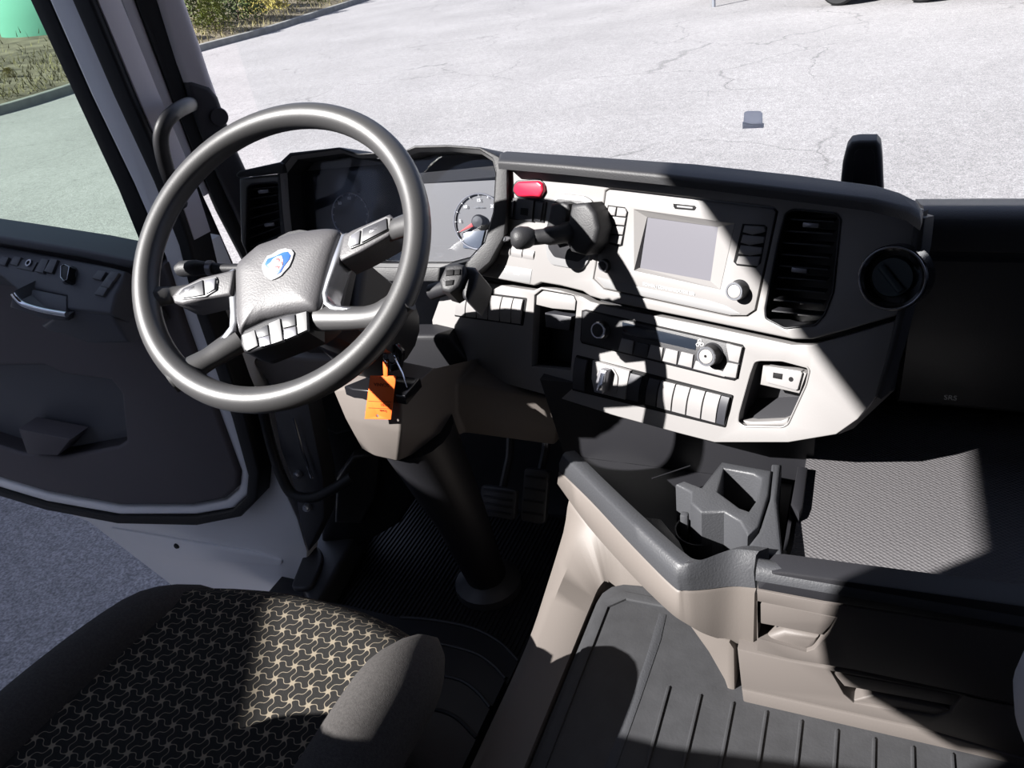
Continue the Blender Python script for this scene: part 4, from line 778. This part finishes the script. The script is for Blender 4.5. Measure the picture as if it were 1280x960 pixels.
# ------------------------------------------------------------------ steering wheel
sw_ = thing('steering_wheel', 'large four-spoke black steering wheel with emblem on the hub', 'steering wheel', wc)
NR = 96; bm = bmesh.new(); RM = .2100
rings = []
for i in range(NR):
    t = 2*PI*i/NR; c = math.cos(t)*W.u+math.sin(t)*W.v
    rings.append([wc+c*(RM+.0178*math.cos(2*PI*j/20))+W.n*(.0195*math.sin(2*PI*j/20)) for j in range(20)])
ringbm(bm, rings, loop=True); rim = mk('rim', bm, 'leather', sw_, smooth=80)
hubp = [(293, 336), (297, 327), (322, 305), (360, 292), (390, 286), (407, 284), (420, 285), (425, 290), (416, 316), (408, 345), (402, 372), (398, 388), (384, 389), (358, 392), (329, 399), (308, 410), (298, 419), (294, 400)]
hp2 = W.pp(hubp, -.012); cxh = sum(p[0] for p in hp2)/len(hp2); cyh = sum(p[1] for p in hp2)/len(hp2)
def dome(name, poly, h0, h1, rise, m, par, n=5, **k):
    poly = rnd(poly, .006, 3); cx_ = sum(p[0] for p in poly)/len(poly); cy_ = sum(p[1] for p in poly)/len(poly); bm = bmesh.new()
    lv = [(1, h0), (1, h1-.004), (.985, h1), (.95, h1+rise*.35), (.88, h1+rise*.62), (.75, h1+rise*.84), (.55, h1+rise*.96), (.3, h1+rise), (.02, h1+rise)]
    rings = [[W.w(cx_+(a-cx_)*s, cy_+(b-cy_)*s, h) for a, b in poly] for s, h in lv]
    ringbm(bm, rings); return mk(name, bm, m, par, smooth=50, **k)
hub = dome('hub_pad', hp2, -.07, -.014, .012, 'hub_plastic', sw_, label='grained black hub cover')
prism('hub_side', W, [(420, 286), (428, 292), (419, 318), (410, 346), (405, 374), (400, 390), (396, 388), (402, 360), (412, 318)], -.06, -.016, 'hub_plastic', hub, hp=-.014, bev=.001)
prism('hub_back', W, rnd(W.pp([(292, 335), (360, 300), (428, 290), (405, 395), (385, 412), (308, 442), (295, 425)], -.03), .01), -.09, -.03, 'panel_dark', sw_, px=False, bev=.004)
# emblem
EZ = lambda x, y: (310+x/14.775, 295+y/14.775)
HE = .0005
em = prism('emblem', W, zl(EZ, [(245, 545), (355, 355), (420, 345), (560, 250), (690, 220), (750, 240), (800, 240), (850, 310), (830, 370), (820, 420), (760, 560), (640, 690), (610, 730), (500, 790), (420, 815), (300, 730), (260, 640)]), -.014, HE, 'emblem_silver', hub, bev=.0012, r=.002, label='silver and blue crest on the hub')
prism('emblem_field', W, zl(EZ, [(305, 520), (360, 420), (500, 370), (640, 300), (730, 285), (785, 360), (760, 430), (660, 560), (600, 670), (520, 715), (430, 715), (380, 620)]), HE-.001, HE+.0008, 'emblem_blue', em, bev=.0003)
prism('emblem_griffin', W, zl(EZ, [(350, 540), (420, 480), (460, 420), (540, 370), (620, 360), (650, 450), (640, 540), (600, 620), (540, 640), (510, 690), (450, 690), (420, 590)]), HE, HE+.0014, 'emblem_white', em, bev=.0003)
for q in ([(505, 420), (560, 400), (600, 440), (560, 490), (520, 480)], [(480, 560), (540, 545), (590, 560), (560, 610), (500, 610)], [(600, 480), (635, 470), (635, 530), (605, 530)]): prism('emblem_red', W, zl(EZ, q), HE, HE+.0018, 'emblem_red', em, bev=.0002)
# spokes
def spoke(name, pts, h0, h1, m, hp=None, bev=.006): return prism(name, W, pts, h0, h1, m, sw_, hp=hp, bev=bev, seg=3)
def thick_spoke(name, px, r, hs, m='leather'): return tube(name, smoothpath([wh(x, y, h) for (x, y), h in zip(px, hs)], 5), [a for a in r], m, sw_, seg=14, sq=.8, up=tuple(W.n))
def taper(vals, n=5):
    out = []
    for a, b in zip(vals[:-1], vals[1:]): out += [a+(b-a)*k/n for k in range(n)]
    return out+[vals[-1]]
thick_spoke('spoke', [(214, 478), (238, 462), (262, 448), (300, 424)], taper([.018, .0185, .0165, .020]), [0, -.008, -.016, -.03])
thick_spoke('spoke', [(508, 372), (485, 390), (455, 397), (398, 398)], taper([.020, .020, .0155, .018]), [0, -.008, -.016, -.03])
thick_spoke('spoke', [(186, 372), (205, 370), (225, 368), (290, 358)], taper([.017, .015, .013, .014]), [0, -.012, -.022, -.035])
thick_spoke('spoke', [(520, 278), (498, 285), (480, 294), (420, 320)], taper([.017, .0155, .013, .014]), [0, -.012, -.022, -.035])
# silver trim strips
tl1 = [(292, 334), (287, 338), (289, 360), (291, 385), (293, 400), (289, 412), (275, 425), (262, 436)]
prism('spoke_trim', W, [(283, 340), (292, 335), (294, 360), (295, 402), (291, 414), (280, 426), (262, 438), (260, 434), (276, 421), (286, 408), (287, 390), (285, 360)], -.05, -.012, 'satin', sw_, bev=.002)
prism('spoke_trim', W, [(426, 293), (434, 290), (428, 310), (420, 330), (412, 352), (408, 366), (410, 376), (418, 381), (446, 385), (458, 383), (455, 388), (440, 389), (412, 386), (404, 380), (402, 366), (406, 350), (415, 322)], -.05, -.010, 'satin', sw_, bev=.002)
# control pods
def pod(pts, rimq, btns):
    p_ = prism('control_pod', W, pts, -.055, -.006, 'hub_plastic', sw_, bev=.004, seg=3)
    prism('pod_frame', W, rimq, -.008, -.0035, 'badge', p_, bev=.001)
    for q, m in btns: prism('pod_button', W, q, -.006, -.001, m, p_, bev=.0012)
    return p_
pod(zl(Z2, [(172, 800), (200, 768), (288, 725), (400, 698), (425, 692), (408, 795), (300, 812), (215, 832), (182, 826)]), zl(Z2, [(190, 795), (210, 770), (290, 735), (352, 722), (358, 740), (350, 778), (310, 802), (215, 815)]),
    [(zl(Z2, [(200, 792), (222, 768), (296, 735), (302, 795), (220, 808)]), 'button_dark'), (zl(Z2, [(222, 772), (268, 756), (272, 775), (226, 792)]), 'satin_dark'), (zl(Z2, [(308, 735), (348, 727), (345, 772), (312, 788)]), 'satin_dark')])
pod(zl(Z2, [(858, 556), (895, 534), (1045, 470), (1064, 486), (1056, 540), (1040, 560), (930, 622), (850, 660), (842, 640)]), zl(Z2, [(885, 560), (930, 530), (1030, 482), (1050, 488), (1044, 535), (935, 592), (890, 610), (878, 595)]),
    [(zl(Z2, [(892, 555), (928, 536), (922, 590), (885, 602)]), 'satin_dark'), (zl(Z2, [(938, 530), (1032, 488), (1036, 532), (934, 584)]), 'button_dark'), (zl(Z2, [(965, 525), (1005, 510), (1000, 535), (962, 552)]), 'satin_dark')])
HZ = lambda x, y: (290+x/6.095, 350+y/6.095)
cp = prism('radio_controls', W, zl(HZ, [(60, 425), (90, 375), (250, 300), (420, 250), (570, 230), (575, 395), (480, 425), (300, 495), (130, 552), (85, 545), (62, 490)]), -.06, -.012, 'panel_dark', sw_, bev=.004, seg=3)
for q, m in (([(70, 420), (170, 380), (195, 500), (110, 540)], 'badge'), ([(175, 385), (268, 340), (280, 420), (195, 440)], 'button_dark'), ([(200, 440), (280, 420), (292, 490), (212, 508)], 'satin_dark'), ([(276, 330), (362, 292), (385, 460), (298, 488)], 'badge'), ([(372, 292), (476, 262), (482, 345), (388, 365)], 'button_dark'), ([(392, 375), (482, 350), (490, 420), (396, 452)], 'satin_dark'), ([(486, 258), (566, 236), (572, 380), (500, 410)], 'badge')):
    prism('key', W, zl(HZ, q), -.016, -.009, m, cp, bev=.0012)
# ------------------------------------------------------------------ driver seat
seat = thing('driver_seat', 'black driver seat with patterned fabric cushion below the steering wheel', 'seat', (-.73, .35, -1.12))
def srf(name, fx, nx, ny, m, par, thick=.10, **k):
    bm = bmesh.new(); top = [[bm.verts.new(fx(i/nx, j/ny)) for j in range(ny+1)] for i in range(nx+1)]; bot = [[bm.verts.new(v.co+Vector((0, 0, -thick))) for v in r] for r in top]
    for i in range(nx):
        for j in range(ny):
            bm.faces.new((top[i][j], top[i+1][j], top[i+1][j+1], top[i][j+1])); bm.faces.new((bot[i][j], bot[i][j+1], bot[i+1][j+1], bot[i+1][j]))
    for i in range(nx):
        for j in (0, ny): bm.faces.new((top[i][j], top[i+1][j], bot[i+1][j], bot[i][j]))
    for j in range(ny):
        for i in (0, nx): bm.faces.new((top[i][j], top[i][j+1], bot[i][j+1], bot[i][j]))
    return mk(name, bm, m, par, smooth=60, **k)
def cushion(s, t):
    x = -.940+.40*s; e = 2*s-1
    y = .02+.70*t-.045*abs(e)**2.5*t; z = -.842+.012*abs(e)**3
    if t > .88: q = (t-.88)/.12; z -= .075*q**2
    return Vector((x, y, z))
srf('cushion', cushion, 24, 30, 'seat_fabric', seat, label='black fabric with pale curling line pattern')
def bolster(path, rx, rz):
    bm = bmesh.new(); rings = []; n = len(path)
    for i, p in enumerate(path):
        sc = max(.05, math.sin(min(1, (n-1-i)/5.0)*PI/2)**.6); rings.append([p+Vector((math.cos(2*PI*j/16)*rx*sc, 0, math.sin(2*PI*j/16)*rz*sc)) for j in range(16)])
    ringbm(bm, rings); return bm
mk('side_bolster', bolster(smoothpath([(-.985, -.02, -.85), (-.988, .2, -.85), (-.985, .4, -.853), (-.965, .56, -.865), (-.93, .68, -.895)], 5), .055, .06), 'seat_bolster', seat, smooth=80)
mk('side_bolster', bolster(smoothpath([(-.500, -.02, -.835), (-.500, .2, -.835), (-.500, .38, -.832), (-.497, .52, -.828), (-.493, .645, -.84)], 5), .052, .065), 'seat_bolster', seat, smooth=80)
box('seat_base', (-.95, .05, -1.12), (-.52, .56, -.90), 'panel_dark', seat, bev=.03)
# out-of-view backrest, wings and head restraint, shaped for the shade they cast
def bsec(z, hw, d, wing, cx_=-.735):
    y = .10-.75*(z+.518) if z > -.55 else .124-.25*(z+.55); return [Vector((cx_+x*hw, y+dy, z)) for x, dy in ((-1, wing), (-.9, wing+.012), (-.72, wing*.5), (-.4, 0), (0, -.006), (.4, 0), (.72, wing*.5), (.9, wing+.012), (1, wing), (1.03, -.03), (.95, -d), (.5, -d-.02), (0, -d-.025), (-.5, -d-.02), (-.95, -d), (-1.03, -.03))]
bm = bmesh.new(); ringbm(bm, [bsec(*q) for q in ((-.86, .22, .12, .0), (-.7, .235, .13, .01), (-.5, .24, .13, .015), (-.45, .24, .12, .015), (-.41, .225, .10, .01), (-.39, .175, .09, .006, -.715), (-.375, .12, .08, .003, -.68), (-.30, .085, .06, .0, -.65), (-.25, .05, .05, .0, -.62))]); mk('backrest', bm, 'seat_bolster', seat, smooth=60)
def hsec(z, hw, d): return [Vector((-.695+math.cos(a)*hw, -.13-.15*z+math.sin(a)*d, z+.035*math.cos(a)*(-1 if z < 0 else 0))) for a in [k*PI/10 for k in range(20)]]
bm = bmesh.new(); ringbm(bm, [hsec(*q) for q in ((-.125, .06, .03), (-.11, .10, .045), (-.05, .118, .05), (.1, .12, .05), (.22, .115, .045), (.27, .09, .035), (.285, .05, .02))]); mk('head_restraint', bm, 'seat_bolster', seat, smooth=60)
tube('restraint_arm', [Vector((-.57, -.08, -.42)), Vector((-.55, -.15, -.22)), Vector((-.60, -.15, -.03))], .016, 'seat_bolster', seat, seg=8)  # single side arm, placed where its shadow falls into shade
# ------------------------------------------------------------------ outside: parked vehicles, verge plants, fence, tank
random.seed(4)
def truck(name, label, x0, x1, y0, y1, zt, wheels, dirx=False):
    t = thing(name, label, 'truck', ((x0+x1)/2, (y0+y1)/2, GZ))
    box('box_body', (x0, y0, GZ+.95 if dirx else GZ+.35), (x1, y1, zt), 'truck_body', t, bev=.05)
    box('chassis', (x0+.3, y0+.3, GZ+.5), (x1-.3, y1-.3, GZ+1.0), 'chassis', t, bev=.02)
    for wx, wy, ax in wheels:
        wl_ = lathe('wheel', (wx, wy, GZ+.5), ax, [(.001, -.16), (.30, -.16), (.44, -.17), (.49, -.12), (.5, 0), (.49, .12), (.44, .17), (.30, .16), (.001, .16)], 'tyre', t, seg=32)
        lathe('hub_cap', (wx, wy, GZ+.5), ax, [(.001, -.19), (.1, -.19), (.24, -.165), (.27, -.15), (.27, .15), (.24, .165), (.1, .19), (.001, .19)], 'steel', wl_, seg=24)
    return t
ft = truck('parked_trailer', 'long pale trailer whose tyres stand on the far side of the yard', -2.3, 9, 21.9, 24.4, GZ+3.9, [(-.95, 22.1, (0, 1, 0)), (1.0, 22.1, (0, 1, 0)), (-.95, 24.2, (0, 1, 0)), (1.0, 24.2, (0, 1, 0)), (6.5, 22.1, (0, 1, 0)), (6.5, 24.2, (0, 1, 0))], True)
ft.location = (3.41, 21.85, GZ); ft.rotation_euler.z = -math.radians(23.5)
truck('parked_trailer', 'pale trailer standing beside the thin pole', -5.0, -3.2, 25.3, 33, GZ+3.9, [(-4.7, 29, (1, 0, 0)), (-3.5, 29, (1, 0, 0))], True)
tube('lamp_post', [Vector((-4.3, 24.6, GZ)), Vector((-4.3, 24.6, GZ+7))], [.05, .035], 'steel', label='thin pale pole beside the far trailer', cat='pole', seg=10)
t1 = truck('shade_truck', 'unseen tall pale truck added to shade the open driver door', -5.0, -2.45, -11, .5, .90, [(-2.62, -.9, (1, 0, 0)), (-4.85, -.9, (1, 0, 0)), (-2.62, -8, (1, 0, 0)), (-4.85, -8, (1, 0, 0))])  # out of view, added and sized to shade the door and seat
truck('shade_truck', 'unseen second pale truck added to shade the ground', -8.5, -5.95, -11, .5, 1.25, [(-6.15, -.9, (1, 0, 0)), (-8.3, -.9, (1, 0, 0)), (-6.15, -8, (1, 0, 0)), (-8.3, -8, (1, 0, 0))])  # out of view, added to shade the ground beside the door
prism('shade_wedge', Pl((-2.46, 0, 0), (1, 0, 0), (0, 1, 0)), [(-1.2, .88), (-1.95, 1.16), (-10.9, 1.16), (-10.9, .85), (-1.2, .85)], -2.5, 0, 'truck_body', t1, px=False, bev=.01)  # added wedge, sloped so its shade edge crosses the seat cushion
box('shade_block', (-4.9, -.60, .89), (-2.46, .48, 1.36), 'truck_body', t1, bev=.03)  # added block that keeps the sun off the door frame
def leafclump(n, r, hgt, ls):
    bm = bmesh.new()
    for i in range(n):
        a = random.uniform(0, 2*PI); q = random.random()**.5*r; z = random.random()**.8*hgt; q *= (1-.55*(z/hgt)**2)
        c = Vector((q*math.cos(a), q*math.sin(a), z)); d = Vector((random.gauss(0, 1), random.gauss(0, 1), random.gauss(0, 1))).normalized(); e = d.orthogonal().normalized(); s = ls*random.uniform(.6, 1.4)
        bm.faces.new([bm.verts.new(c+d*s), bm.verts.new(c+e*s*.4), bm.verts.new(c-d*s), bm.verts.new(c-e*s*.4)])
    return bm
def vz(p): 
    return p
bush_me = {}
def bush(x, y, dz, sc, m, label, grp='bushes on the verge'):
    key = m
    t = thing('bush', label, 'bush', (x, y, GZ+dz), grp)
    if key not in bush_me:
        o = mk('foliage', leafclump(1500, 1.0, 1.3, .07), m, None, smooth=0, recalc=False); bush_me[key] = o.data; c = WL[o.name]; o.parent = t; bush_me[key+'c'] = c.copy()
        s = tube('stem', [Vector((0, 0, -.3)), Vector((.05, .02, .4)), Vector((.02, .1, .9))], [.05, .035, .015], 'bark', None, seg=6); bush_me['s'] = s.data; bush_me['sc'] = WL[s.name].copy(); s.parent = t
    else:
        o = bpy.data.objects.new('foliage', bush_me[key]); COL.objects.link(o); o.parent = t
        s = bpy.data.objects.new('stem', bush_me['s']); COL.objects.link(s); s.parent = t
    o.location = bush_me[key+'c']; s.location = bush_me['sc']; t.scale = (sc, sc, sc*random.uniform(.85, 1.2)); t.rotation_euler.z = random.uniform(0, 6)
def along(f, d):
    i = f*(len(kp)-1); k = min(int(i), len(kp)-2); a = kp[k].lerp(kp[k+1], i-k); t_ = (kp[k+1]-kp[k]); t_.z = 0; t_.normalize(); return a+Vector((-t_.y, t_.x, 0))*d
kinds = (('leaf', 'mid green leafy bush behind the kerb'), ('leaf_dark', 'dark green bush behind the kerb'), ('leaf_yellow', 'yellowing autumn bush behind the kerb'))
placed = []
def free(p, r):
    for q, rq in placed:
        if (Vector((p.x, p.y))-q).length < (r+rq)*.98: return False
    placed.append((Vector((p.x, p.y)), r)); return True
for i in range(90):
    f = .50+.48*(i/90)+random.uniform(-.01, .01); sc_ = random.uniform(.75, 1.6); d = random.choice((1.1, 1.8, 2.8, 4.2))+sc_*.4; p = along(f, d); m, l = kinds[(0, 0, 1, 2, 1)[random.randrange(5)]]
    if free(p, sc_): bush(p.x, p.y, .20+.14*d, sc_, m, l)
for i in range(16):
    f = .14+.22*(i/16); sc_ = random.uniform(.15, .32); d = random.uniform(2.5, 6); p = along(f, d); m, l = kinds[random.choice((0, 2, 2))]
    if free(p, sc_): bush(p.x, p.y, .20+.14*d, sc_, m, l)
bm = bmesh.new()
for i in range(5000):
    f = random.uniform(.1, .99); d = .35+abs(random.gauss(0, 3)); p = along(f, d); z = GZ+.24*.9+(d-.22)*.15+random.uniform(-.02, .03); a = random.uniform(0, PI); h = random.uniform(.08, .32); wv = Vector((math.cos(a), math.sin(a), 0))*.02; ln = Vector((random.gauss(0, .1), random.gauss(0, .1), h))
    b0 = Vector((p.x, p.y, z)); bm.faces.new([bm.verts.new(b0-wv), bm.verts.new(b0+wv), bm.verts.new(b0+ln)])
mk('verge_grass', bm, 'grass', verge, label='sparse dry grass growing on the verge', kind='stuff', smooth=0, recalc=False)
fe = thing('mesh_fence', 'green wire fence with posts behind the verge', 'fence', along(.25, 6.5))
pts = [along(.10+.04*i, 6.5) for i in range(9)]
for p in pts: tube('post', [Vector((p.x, p.y, GZ)), Vector((p.x, p.y, GZ+2.9))], .045, 'fence_green', fe, seg=8)
bm = bmesh.new()
for a, b in zip(pts[:-1], pts[1:]):
    for k in range(13): 
        z = GZ+1.0+k*.15; tube_bm(bm, [Vector((a.x, a.y, z)), Vector((b.x, b.y, z))], .006, 4)
    for k in range(1, 30): 
        q = a.lerp(b, k/30); tube_bm(bm, [Vector((q.x, q.y, GZ+.9)), Vector((q.x, q.y, GZ+2.85))], .006, 4)
mk('wire_mesh', bm, 'fence_green', fe, kind='stuff', smooth=0)
tp = ray(80, 34)*38
tk = thing('storage_tank', 'pale green domed tank behind the wire fence', 'tank', (tp.x, tp.y, GZ))
tz = 3.3
lathe('tank_shell', (tp.x, tp.y, GZ), (0, 0, 1), [(.01, .3), (2.6, .3), (2.7, .5), (2.7, 1.2), (2.62, 1.9), (2.35, 2.6), (1.8, 3.2), (1.0, 3.6), (.01, 3.72)], 'tank_teal', tk, seg=40)
lathe('tank_collar', (tp.x, tp.y, GZ), (0, 0, 1), [(2.73, 1.0), (2.73, 1.08), (2.6, 1.08), (2.6, 1.0)], 'tank_teal', tk, seg=40, loop=True)
lathe('tank_lid', (tp.x, tp.y, GZ), (0, 0, 1), [(.4, 3.6), (.4, 3.8), (.3, 3.86), (.01, 3.88)], 'tank_teal', tk, seg=24)
